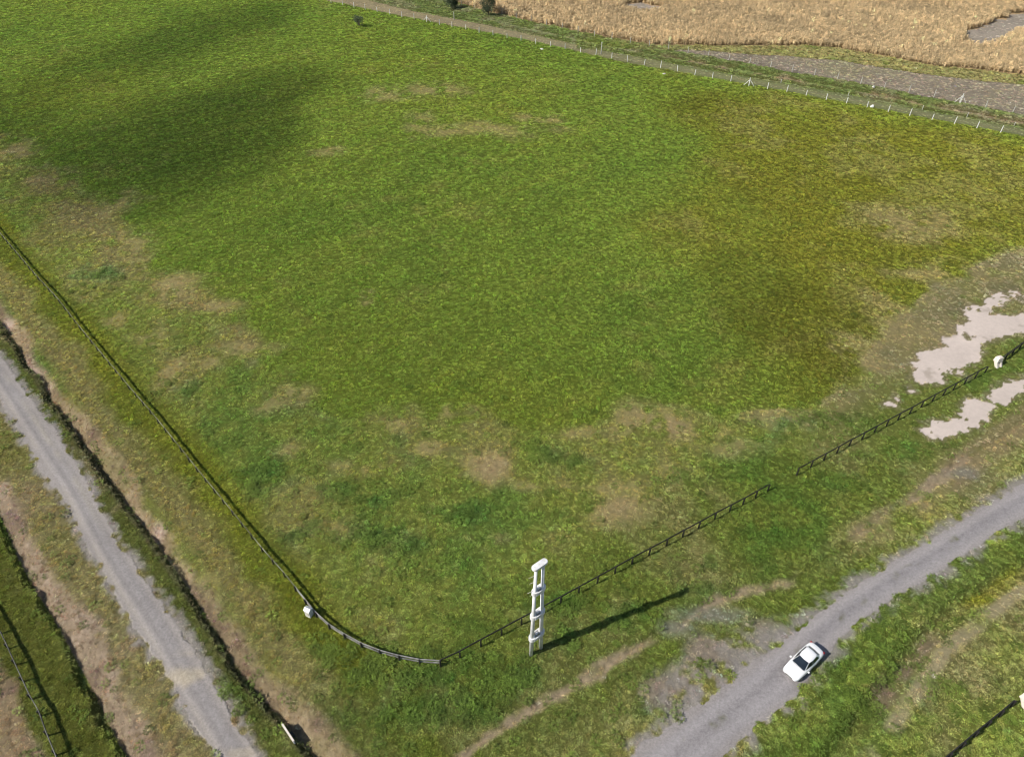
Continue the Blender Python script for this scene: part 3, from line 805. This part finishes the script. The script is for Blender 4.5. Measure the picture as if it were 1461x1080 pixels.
LEFT_TOP = [(-60, 255), (-6, 326), (34, 373), (52, 394), (80, 424), (112, 465), (144, 504), (165, 529), (183, 551), (217, 590), (252, 633), (280, 668), (313, 708), (339, 740), (372, 781), (404, 817), (420, 837)]
CURVE_TOP = [(420, 837), (435, 856), (443, 866), (456, 881), (472.5, 894), (491, 905), (517, 919), (549, 931), (586, 939), (606, 942), (627.7, 943)]
RIGHT_TOP = [(627.7, 942.9), (655.5, 929.5), (685.7, 913.4), (715.4, 897.5), (744.2, 882.1), (772.5, 867), (800.7, 851.9), (826.4, 837.8), (853.2, 823.3), (878.7, 809.5), (902.9, 796.5), (927.5, 783.4), (952.6, 770), (975.9, 757.6), (998.9, 745.2), (1021.9, 732.7), (1043.6, 721.2), (1062.8, 711), (1080.8, 701), (1098.6, 691.2)]
RIGHT_TOP_2 = [(1140.1, 669), (1160.2, 658), (1179, 647.6), (1197.6, 637.8), (1214.9, 628.4), (1233.6, 618.5), (1250.9, 609.1), (1268.5, 599.5), (1285.2, 590.4), (1302.1, 581.4), (1318.4, 572.6), (1334.6, 563.7), (1350, 555.4), (1364.7, 547.4), (1380.6, 538.9), (1395.6, 531), (1410, 523)]
RIGHT_TOP_3 = [(1428, 512.5), (1444, 501), (1461, 488.5), (1480, 474.5), (1500, 460), (1560, 416)]
RB_TOP = [(1300, 1124), (1330, 1099), (1357, 1077), (1379, 1058.5), (1401, 1040), (1426, 1020), (1450, 1000)]
LB_TOP = [(-60, 800), (-30, 852), (0, 904), (12, 931), (31, 973), (36, 986), (52, 1012), (61, 1039), (72, 1065), (85, 1100), (110, 1165)]
left_st = along(gl(LEFT_TOP, .80), 2.2)
rail_fence('long fence of grey rails on dark posts down the left side of the field', left_st, [.68], .82, .12, M_BROWNPOST, [M_RAILMIX], .035, .26)
curve_st = along(gl(CURVE_TOP, .85), 2.0)
rail_fence('curved corner fence with two pale grey rails beside the white box', curve_st, [.74, .30], .85, .14, M_DARKWOOD, [M_GREYWOOD, M_GREYWOOD], .05, .20)
rail_fence('black single-rail fence running behind the white twin pole to the gap', gl(RIGHT_TOP, 1.1), [1.04], 1.12, .14, M_DARKWOOD, [M_DARKWOOD], .07, .16)
rail_fence('black single-rail fence from the gap past the bare sand to the white pier', gl(RIGHT_TOP_2, 1.1), [1.04], 1.12, .14, M_DARKWOOD, [M_DARKWOOD], .07, .16)
rail_fence('short black double-rail fence right of the white pier by the sand', along(gl(RIGHT_TOP_3, 1.1), 1.9), [1.02, .55], 1.12, .15, M_DARKWOOD, [M_DARKWOOD, M_DARKWOOD], .08, .17)
rail_fence('black double-rail fence in the grass at the bottom right corner', along(gl(RB_TOP, 1.1), 1.85), [1.02, .55], 1.12, .16, M_DARKWOOD, [M_DARKWOOD, M_DARKWOOD], .09, .18)
rail_fence('grey-railed fence on the far side of the left road, bottom left corner', along(gl(LB_TOP, 1.0), 2.2), [.86], 1.0, .15, M_DARKWOOD, [M_RAILMIX], .05, .30)

# ------------------------------------------------------------------ pale post and wire fences beyond the field
def wire_fence(label, st, post_h, r, mat, wires):
    z = zs(st); o0 = Vector((st[0][0], st[0][1], z[0]))
    root = empty('wire_fence', o0)
    tag(root, label, 'fence', 'post and wire fences along the mown lane')
    proto = None
    for i, (x, y) in enumerate(st):
        if proto is None:
            proto = MB().box((0, 0, post_h / 2 - .1), (r * 2, r * 2, post_h + .2), .3, .75).build('post', mat, root, .01)
            p = proto
        else:
            p = proto.copy(); COL.objects.link(p); p.parent = root
        p.location = (x - o0.x, y - o0.y, z[i] - o0.z)
        p.rotation_euler = (random.gauss(0, .03), random.gauss(0, .03), random.uniform(0, .4))
        k = random.uniform(.88, 1.12); p.scale = (1, 1, k)
    for h in wires:
        mb = MB()
        for i in range(len(st) - 1):
            mb.tube((st[i][0] - o0.x, st[i][1] - o0.y, z[i] + h - o0.z), (st[i + 1][0] - o0.x, st[i + 1][1] - o0.y, z[i + 1] + h - o0.z), .006, .006, 4)
        mb.build('wire', M_WIRE, root)
far_px = [440, 456, 472.5, 489.1, 505.3, 521.3, 538.4, 556.4, 573.4, 591, 608.9, 627, 645, 664.8, 683.6, 703.5, 723.5, 743.4, 764.4, 785.2, 806.4, 828.3, 850.2, 872.8, 895.1, 919.2, 942.4, 966.5, 991.3, 1016.5, 1042.5, 1068.4, 1094.9, 1122.3, 1149.8, 1178.6, 1207.4, 1237, 1267.2, 1297.7, 1329.6, 1361.4, 1393.5, 1427.3, 1462, 1498]
ffx = [489.1, 573.4, 664.8, 764.4, 850.2, 942.4, 1042.5, 1122.3, 1207.4, 1297.7, 1393.5, 1427.3]
ffy = [8.2, 24.4, 43.0, 62.3, 79.8, 99.0, 117.5, 132.0, 147.0, 165.0, 183.5, 190.5]
pf = np.polyfit(ffx, ffy, 2)
FAR_ST = gl([(x, np.polyval(pf, x)) for x in far_px])
wire_fence('far wire fence of white posts between the green field and the mown lane', FAR_ST, 1.55, .085, M_WHITE, [.5, .95, 1.35])
F2 = along(FENCE_2[1:], 5.6)
wire_fence('farther wire fence of thin grey posts along the stubble and maize edge', F2, 1.7, .075, M_PALEPOST, [.5, .9, 1.3])

def strainer(px, py, label, h=1.9):
    x, y = gp(px, py); root = empty('strainer_post', (x, y, ground_z(x, y)), math.radians(-20))
    tag(root, label, 'fence post', 'braced strainer posts of the wire fences')
    MB().tube((0, 0, -.1), (0, 0, h), .11, .09, 10).build('post', M_WHITE, root)
    for s in (-1, 1):
        MB().tube((s * 1.25, .12, -.08), (s * .1, .02, h * .72), .065, .065, 8).build('brace', M_WHITE, root)
strainer(1068.4, 122.8, 'white strainer post with two sloping braces midway along the far fence')
strainer(609, 31, 'white strainer post with two sloping braces at the upper end of the far fence', 1.6)
strainer(1370, 147, 'white strainer post with two sloping braces on the stubble edge', 2.2)

def marker(px, py, h, label, w=.07, cap=False):
    x, y = gp(px, py); root = empty('marker_post', (x, y, ground_z(x, y)))
    tag(root, label, 'post', 'pale marker posts beside the mown lane')
    MB().box((0, 0, h / 2 - .1), (w * 2, w * 2, h + .2), .4, .8).build('post', M_PALEPOST, root, .01)
    MB().box((0, 0, h + .04), (w * 2.6, w * 2.6, .08), .4, .7).build('cap', M_WHITE, root, .01)
marker(857.7, 77, 3.0, 'tallest pale marker post, standing in the middle of the mown lane', .10)
marker(648, 29.5, 2.2, 'pale marker post across the lane below the left round bush', .09)
marker(1114, 119, .8, 'short pale marker stub above the braced strainer post')
marker(1210, 137.5, .9, 'short pale marker stub on the lane edge above the white sack')
marker(1316, 156, 1.0, 'short pale marker stub on the lane edge right of the white sack')
marker(1380, 166, 1.1, 'second short pale marker stub from the right on the lane edge')
marker(1447, 179, 1.1, 'rightmost short pale marker stub on the lane edge')

def lump(name, px, py, size, mat, label, cat, group, seed):
    x, y = gp(px, py)
    bm = bmesh.new(); bmesh.ops.create_icosphere(bm, subdivisions=3, radius=1)
    r = random.Random(seed); ph = [r.uniform(0, 6) for _ in range(6)]
    for v in bm.verts:
        k = 1 + .14 * math.sin(3 * v.co.x + ph[0]) * math.sin(2.6 * v.co.y + ph[1]) + .09 * math.sin(6 * v.co.z + ph[2] + 4 * v.co.x)
        v.co = Vector((v.co.x * size[0] * k, v.co.y * size[1] * k, max(-.15, v.co.z * k) * size[2]))
    me = bpy.data.meshes.new(name); bm.to_mesh(me); bm.free(); me.materials.append(mat)
    for p in me.polygons: p.use_smooth = True
    o = bpy.data.objects.new(name, me); COL.objects.link(o); o.location = (x, y, ground_z(x, y) + .05); o.rotation_euler = (0, 0, r.uniform(0, 6))
    return tag(o, label, cat, group)
lump('sack', 1244, 153.5, (.6, .4, .45), M_WHITE, 'white sack lying against the far fence posts', 'sack', None, 1)
lump('stone', 1246, 125.5, (.55, .35, .35), M_PALEPOST, 'pale stone on the stubble edge above the white sack', 'stone', 'pale stones near the mown lane', 2)
lump('stone', 947.5, 106.5, (.45, .32, .28), M_PALEPOST, 'pale stone on the field edge below the far fence', 'stone', 'pale stones near the mown lane', 3)
lump('stone', 773, 70.5, (.6, .35, .22), M_PALEPOST, 'broad low pale stone on the field edge, farthest of the stones', 'stone', 'pale stones near the mown lane', 4)

# ------------------------------------------------------------------ white twin pole
def stadium(a, b, r, n=10):
    """outline round two points"""
    a = Vector(a); b = Vector(b); d = (b - a).normalized(); t0 = math.atan2(d.y, d.x)
    out = [(b.x + r * math.cos(t0 - math.pi / 2 + math.pi * i / n), b.y + r * math.sin(t0 - math.pi / 2 + math.pi * i / n)) for i in range(n + 1)]
    out += [(a.x + r * math.cos(t0 + math.pi / 2 + math.pi * i / n), a.y + r * math.sin(t0 + math.pi / 2 + math.pi * i / n)) for i in range(n + 1)]
    return out
A = Vector((*gp(757.5, 934), 0)); B = Vector((*gp(771.5, 923.5), 0)); MID = (A + B) / 2
root = empty('utility_pole', (MID.x, MID.y, ground_z(MID.x, MID.y)))
tag(root, 'tall white concrete twin utility pole with three cross collars and a capped top', 'utility pole')
ax = (B - A).normalized(); half = (B - A).length / 2
PH = 14.2
def leg_at(s, h):
    k = half * (1 - .38 * h / PH)
    return Vector((ax.x * s * k, ax.y * s * k, h))
M_POLE = noise_mat('white_painted_concrete', (.60, .59, .57), (.80, .80, .80), 1.6, .75, .15)
for s in (-1, 1):
    MB().tube(leg_at(s, -.3), leg_at(s, PH), .205, .14, 16).build('leg', M_POLE, root, 0, True)
nrm = Vector((-ax.y, ax.x, 0))
for h in (3.05, 6.75, 10.6):
    la, lb = leg_at(-1, h), leg_at(1, h); r = .215 - .005 * h
    cl = MB()
    for s in (-1, 1):
        p = leg_at(s, h)
        cl.tube((p.x, p.y, h - .24), (p.x, p.y, h + .24), r + .12, r + .12, 20)
    c = cl.build('collar', M_POLE, root)
    for s in (-1, 1):
        o = nrm * s * (r + .10)
        MB().bar((la.x + o.x, la.y + o.y, h + .0), (lb.x + o.x, lb.y + o.y, h), .12, .40).build('tie_beam', M_POLE, c)
    MB().box((0, 0, h + .12), (.3, .2, .5), math.atan2(ax.y, ax.x)).build('spacer', M_POLE, c, .02)
ta, tb = leg_at(-1, PH), leg_at(1, PH)
cap = MB().prism(stadium((ta.x - ax.x * .12, ta.y - ax.y * .12), (tb.x + ax.x * .12, tb.y + ax.y * .12), .29), PH, PH + .26).build('cap', M_POLE, root, .03)
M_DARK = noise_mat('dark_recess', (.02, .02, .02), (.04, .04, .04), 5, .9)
for k in (-.5, .0, .5):
    MB().tube((ax.x * k, ax.y * k, PH + .2), (ax.x * k, ax.y * k, PH + .264), .05, .05, 10).build('bolt_hole', M_PALEPOST, cap)
for h, l in ((13.2, .75), (12.3, .6), (11.0, .8), (10.4, .5)):
    p = leg_at(-1, h); q = Vector((-.80, -.25, -.30)) * l
    MB().tube(p, p + q, .022, .018, 6).build('rung', M_PALEPOST, root)

# ------------------------------------------------------------------ white meter box by the curved fence
x, y = gp(442, 877)
root = empty('meter_box', (x, y, ground_z(x, y)), math.radians(-25))
tag(root, 'small white utility box with a pitched lid outside the curved corner fence', 'utility box')
MB().box((0, 0, .5), (.60, .55, 1.1)).build('body', M_POLE, root, .02)
MB().add([(-.36, -.33, 1.053), (.36, -.33, 1.053), (.36, .33, 1.053), (-.36, .33, 1.053), (-.36, 0, 1.30), (.36, 0, 1.30)], [(3, 2, 1, 0), (0, 1, 5, 4), (2, 3, 4, 5), (1, 2, 5), (3, 0, 4)]).build('lid', M_POLE, root, .01)
dr = MB().box((0, -.283, .55), (.46, .016, .75)).build('door', M_PALEPOST, root, .005)
MB().box((.17, -.300, .55), (.03, .018, .10)).build('handle', M_DARK, dr)

# ------------------------------------------------------------------ white piers at the changes of fence
M_PIER = noise_mat('cream_render', (.60, .53, .46), (.74, .68, .60), 3, .85, .3)
def pier(px, py, rz, label):
    x, y = gp(px, py)
    root = empty('gate_pier', (x, y, ground_z(x, y)), rz)
    tag(root, label, 'gate pier', 'cream gate piers ending the black fences')
    MB().box((0, .15, 1.02), (1.05, .75, .62), 0, .82).build('body', M_PIER, root, .05)
    MB().box((0, .15, 1.42), (.95, .70, .18), 0, .62).build('cap', M_PIER, root, .03)
    for s in (-1, 1):
        m = MB(); w = .16
        xs = (s * .33 - w, s * .33 + w)
        m.add([(xs[0], -.62, -.1), (xs[1], -.62, -.1), (xs[1], -.25, -.1), (xs[0], -.25, -.1), (xs[0], -.18, .72), (xs[1], -.18, .72), (xs[1], .40, .72), (xs[0], .40, .72)],
              [(3, 2, 1, 0), (4, 5, 6, 7), (0, 1, 5, 4), (1, 2, 6, 5), (2, 3, 7, 6), (3, 0, 4, 7)])
        m.build('buttress', M_PIER, root, .03)
pier(1421.5, 521.5, math.radians(20), 'cream pier on two sloping feet between the large bare sand patch and its fence')
pier(1461, 1003, math.radians(20), 'cream pier cut off by the right edge, ending the bottom right fence')

# ------------------------------------------------------------------ culvert headwall in the left ditch
a = np.array(gp(404.5, 1036)); b = np.array(gp(420.5, 1060)); c_ = (a + b) / 2; L_ = float(np.linalg.norm(b - a)); az = math.atan2(b[1] - a[1], b[0] - a[0])
root = empty('culvert_headwall', (c_[0], c_[1], -.95), az)
tag(root, 'narrow white concrete culvert headwall standing in the roadside ditch', 'culvert')
w_ = MB(); w_.box((0, 0, .60), (L_, .13, 1.6)); w_.build('headwall', M_WHITE, root, .03)
MB().box((0, 0, 1.44), (L_ + .06, .17, .06)).build('coping', M_PIER, root, .015)
pp = MB().tube((0, .068, .45), (0, .36, .45), .40, .40, 20).build('pipe', M_DARK, root, 0, True)  # coloured near black to stand in for the shaded hollow
MB().tube((0, .35, .45), (0, .366, .45), .33, .33, 20).build('bore_shade', M_DARK, pp)  # solid dark disc, the shade inside the pipe put in as colour

# ------------------------------------------------------------------ white saloon car on the right-hand road
M_PAINT = noise_mat('white_car_paint', (.78, .78, .78), (.82, .82, .82), 1, .28, 0, 0, .6)
M_GLASS = noise_mat('tinted_glass', (.010, .016, .024), (.016, .024, .034), 2, .05, 0, 0, .0)
M_TYRE = noise_mat('tyre_rubber', (.015, .015, .015), (.03, .03, .03), 12, .9)
M_RIM = noise_mat('alloy_rim', (.45, .45, .46), (.58, .58, .6), 6, .35, 0, .9)
M_TRIM = noise_mat('black_trim', (.012, .012, .012), (.02, .02, .02), 8, .5)
M_LAMP = noise_mat('headlight_glass', (.55, .57, .60), (.68, .70, .72), 9, .1)
M_TAIL = noise_mat('red_tail_glass', (.30, .012, .010), (.40, .020, .015), 9, .15)
fr = Vector((*gp(1126, 965.5), 0)); rr_ = Vector((*gp(1160.5, 932), 0)); fwd = (fr - rr_).normalized(); cc_ = (fr + rr_) / 2
car = empty('saloon_car', (cc_.x, cc_.y, ground_z(cc_.x, cc_.y) + .01), math.atan2(fwd.y, fwd.x))
tag(car, 'white four-door saloon car on the grey gravel road', 'car')
ST = [(-2.22, .62, .46, .62, .88), (-2.14, .78, .30, .66, 1.00), (-1.85, .855, .24, .72, 1.06), (-1.40, .88, .21, .74, 1.06), (-.70, .89, .20, .76, 1.00), (.20, .89, .20, .76, 1.00), (.95, .885, .20, .74, 1.00), (1.35, .87, .21, .71, .95), (1.80, .845, .24, .66, .86), (2.08, .76, .30, .58, .74), (2.20, .58, .40, .54, .64)]
vs_, fs_ = [], []
for (x, w, zb, zsx, zt) in ST:
    vs_ += [(x, -w * .86, zb), (x, -w, zb + .12), (x, -w, zsx), (x, -w * .90, zsx + (zt - zsx) * .72), (x, -w * .45, zt), (x, 0, zt + .015),
            (x, w * .45, zt), (x, w * .90, zsx + (zt - zsx) * .72), (x, w, zsx), (x, w, zb + .12), (x, w * .86, zb)]
K = 11
for i in range(len(ST) - 1):
    for j in range(K - 1):
        fs_.append((i * K + j, i * K + j + 1, (i + 1) * K + j + 1, (i + 1) * K + j))
    fs_.append((i * K + K - 1, i * K, (i + 1) * K, (i + 1) * K + K - 1))
fs_ += [tuple(range(K))[::-1], tuple((len(ST) - 1) * K + j for j in range(K))]
MB().add(vs_, fs_).build('body', M_PAINT, car, 0, True, 2)
# cabin
BASE = [(1.05, .0), (.92, .70), (-.25, .79), (-1.35, .74), (-1.62, .60), (-1.70, 0)]
ROOF = [(.20, .0), (.14, .50), (-.30, .58), (-.92, .55), (-1.08, .46), (-1.13, 0)]
def ring(o, z):
    return [(x, -y, z) for x, y in o] + [(x, y, z) for x, y in o[::-1][1:-1]]
rb, rt = ring(BASE, .93), ring(ROOF, 1.40)
n = len(rb)
crown = [(x * .82 - .08, y * .75, 1.445) for x, y, z in rt]
cv = rb + rt + crown
cf = [(i, (i + 1) % n, n + (i + 1) % n, n + i) for i in range(n)] + [(n + i, n + (i + 1) % n, 2 * n + (i + 1) % n, 2 * n + i) for i in range(n)] + [tuple(range(2 * n, 3 * n))]
MB().add(cv, cf).build('cabin', M_PAINT, car, .03, True)
def lerp(a, b, t): return tuple(a[i] + (b[i] - a[i]) * t for i in range(3))
def pane(name, b0, b1, t0, t1, lo_, hi_, ins, parent, thick=.012):
    """glass set 12 mm proud of the cabin shell between base edge b0-b1 and roof edge t0-t1"""
    p = [lerp(lerp(b0, b1, u), lerp(t0, t1, u), v) for u, v in ((ins, lo_), (1 - ins, lo_), (1 - ins, hi_), (ins, hi_))]
    q = [Vector(k) for k in p]
    nn = (q[1] - q[0]).cross(q[3] - q[0]).normalized()
    c = sum(q, Vector()) / 4
    if nn.dot(c - Vector((-.4, 0, 1.1))) < 0: nn = -nn
    MB().add([v + nn * .004 for v in q] + [v + nn * (.004 + thick) for v in q], [(3, 2, 1, 0), (4, 5, 6, 7), (0, 1, 5, 4), (1, 2, 6, 5), (2, 3, 7, 6), (3, 0, 4, 7)]).build(name, M_GLASS, parent)
def band(name, ia, lo_, hi_, trim_a, trim_b):
    """glass across several shell facets as one pane"""
    m = MB(); pts0, pts1 = [], []
    for k, i in enumerate(ia):
        b, t = Vector(rb[i % n]), Vector(rt[i % n])
        if k == 0: j = ia[1]; b = b.lerp(Vector(rb[j % n]), trim_a); t = t.lerp(Vector(rt[j % n]), trim_a)
        if k == len(ia) - 1: j = ia[-2]; b = b.lerp(Vector(rb[j % n]), trim_b); t = t.lerp(Vector(rt[j % n]), trim_b)
        out = Vector(((b.x + t.x) / 2 + .35, (b.y + t.y) / 2, 0)).normalized() * .022 + Vector((0, 0, .012))
        pts0.append(b.lerp(t, lo_) + out); pts1.append(b.lerp(t, hi_) + out)
    w = len(ia)
    inn = [p - Vector((0, 0, .03)) for p in pts0 + pts1]
    f = [(i, i + 1, w + i + 1, w + i) for i in range(w - 1)] + [(2 * w + i, 2 * w + i + 1, 3 * w + i + 1, 3 * w + i) for i in range(w - 1)]
    f += [(i, i + 1, 2 * w + i + 1, 2 * w + i) for i in range(w - 1)] + [(w + i, w + i + 1, 3 * w + i + 1, 3 * w + i) for i in range(w - 1)] + [(0, w, 3 * w, 2 * w), (w - 1, 2 * w - 1, 4 * w - 1, 3 * w - 1)]
    m.add(pts0 + pts1 + inn, f).build(name, M_GLASS, car)
band('windscreen', [1, 0, n - 1], .04, .95, .06, .06)
band('rear_window', [4, 5, 6], .12, .92, .04, .04)
for i0, i1 in ((1, 2), (n - 2, n - 1)):
    pane('side_window', rb[i0], rb[i1], rt[i0], rt[i1], .10, .90, .06, car)
for i0, i1 in ((2, 3), (n - 3, n - 2)):
    pane('side_window', rb[i0], rb[i1], rt[i0], rt[i1], .10, .90, .04, car)
for sx in (1.34, -1.32):
    for sy in (-1, 1):
        wv = MB().tube((sx, sy * .70, .315), (sx, sy * .895, .315), .315, .315, 24).build('wheel', M_TYRE, car)
        MB().tube((sx, sy * .88, .315), (sx, sy * .902, .315), .20, .19, 18).build('rim', M_RIM, wv)
for sy in (-1, 1):
    MB().box((.72, sy * .98, .98), (.16, .20, .13), 0, .8).build('mirror', M_PAINT, car, .02)
    MB().box((2.03, sy * .62, .63), (.26, .26, .11), sy * -.5, .9).build('headlight', M_LAMP, car, .02)
    MB().box((-2.10, sy * .64, .82), (.18, .30, .13), sy * .3, .9).build('tail_light', M_TAIL, car, .02)
    for hx in (.35, -.62):
        MB().box((hx, sy * .905, .80), (.18, .03, .03)).build('door_handle', M_PAINT, car, .008)
MB().box((2.155, 0, .55), (.10, .74, .12)).build('grille', M_TRIM, car, .02)
MB().box((.99, .25, .985), (.03, .55, .02), .12).build('wiper', M_TRIM, car)
MB().box((1.03, -.30, .985), (.03, .55, .02), -.12).build('wiper', M_TRIM, car)

# ------------------------------------------------------------------ bushes by the maize and the lone sapling in the field
def leaf_mat(name, c1, c2):
    m = noise_mat(name, c1, c2, 2.2, .6)
    return m
M_LEAF = leaf_mat('dark_leaf', (.018, .034, .010), (.060, .085, .026))
M_BARK = noise_mat('bark', (.07, .05, .035), (.14, .11, .08), 7, .9, .4)
def bush(name, px, py, h, r, label, nleaf, leaf, seed, bare=.15):
    x, y = gp(px, py); rs = random.Random(seed)
    root = empty(name, (x, y, ground_z(x, y)), rs.uniform(0, 6))
    tag(root, label, 'bush' if name != 'sapling' else 'tree', 'bushes on the maize edge' if name == 'bush' else None)
    tk = MB(); tk.tube((0, 0, -.1), (.05, .03, h * .5), .05 * h / 2, .03 * h / 2, 8)
    cl = []
    for i in range(13):
        a = rs.uniform(0, 6.283); e = rs.uniform(.15, 1.0); rad = r * rs.uniform(.25, .85) * math.sqrt(max(.1, 1 - (e - .45) ** 2 * 2.2))
        c = Vector((rad * math.cos(a), rad * math.sin(a), h * (bare + (1 - bare) * e * .86)))
        cl.append((c, r * rs.uniform(.28, .48)))
        tk.tube((0, 0, h * bare * .6), c, .022 * h / 2, .008 * h / 2, 5)
    tk.build('trunk', M_BARK, root)
    vs, fs = [], []
    for i in range(nleaf):
        c, q = cl[rs.randrange(len(cl))]
        d = Vector((rs.gauss(0, 1), rs.gauss(0, 1), rs.gauss(0, .8))).normalized() * q * rs.uniform(.35, 1.1) ** .6
        p = c + d
        if p.z < .05: p.z = .05 + rs.uniform(0, .3)
        u = Vector((rs.gauss(0, 1), rs.gauss(0, 1), rs.gauss(0, .7))).normalized(); w = u.orthogonal().normalized()
        l = leaf * rs.uniform(.6, 1.4); o = len(vs)
        vs += [p - u * l, p + w * l * .45, p + u * l, p - w * l * .45]; fs.append((o, o + 1, o + 2, o + 3))
    MB().add(vs, fs).build('crown', M_LEAF, root)
bush('bush', 697, 22, 5.6, 3.0, 'dark green bush on the maize edge, the taller of the two in full view', 4200, .15, 1)
bush('bush', 645.5, 12, 3.8, 2.6, 'low dark bush on the maize edge left of the taller bush', 3000, .15, 2)
bush('bush', 575, -2, 4.2, 3.2, 'dark bush at the top edge whose shadow lies on the lane verge', 3600, .16, 3)
bush('sapling', 512.5, 38.5, 3.4, 2.0, 'lone small dark sapling with sparse leaves in the far green field', 1100, .13, 4, .1)
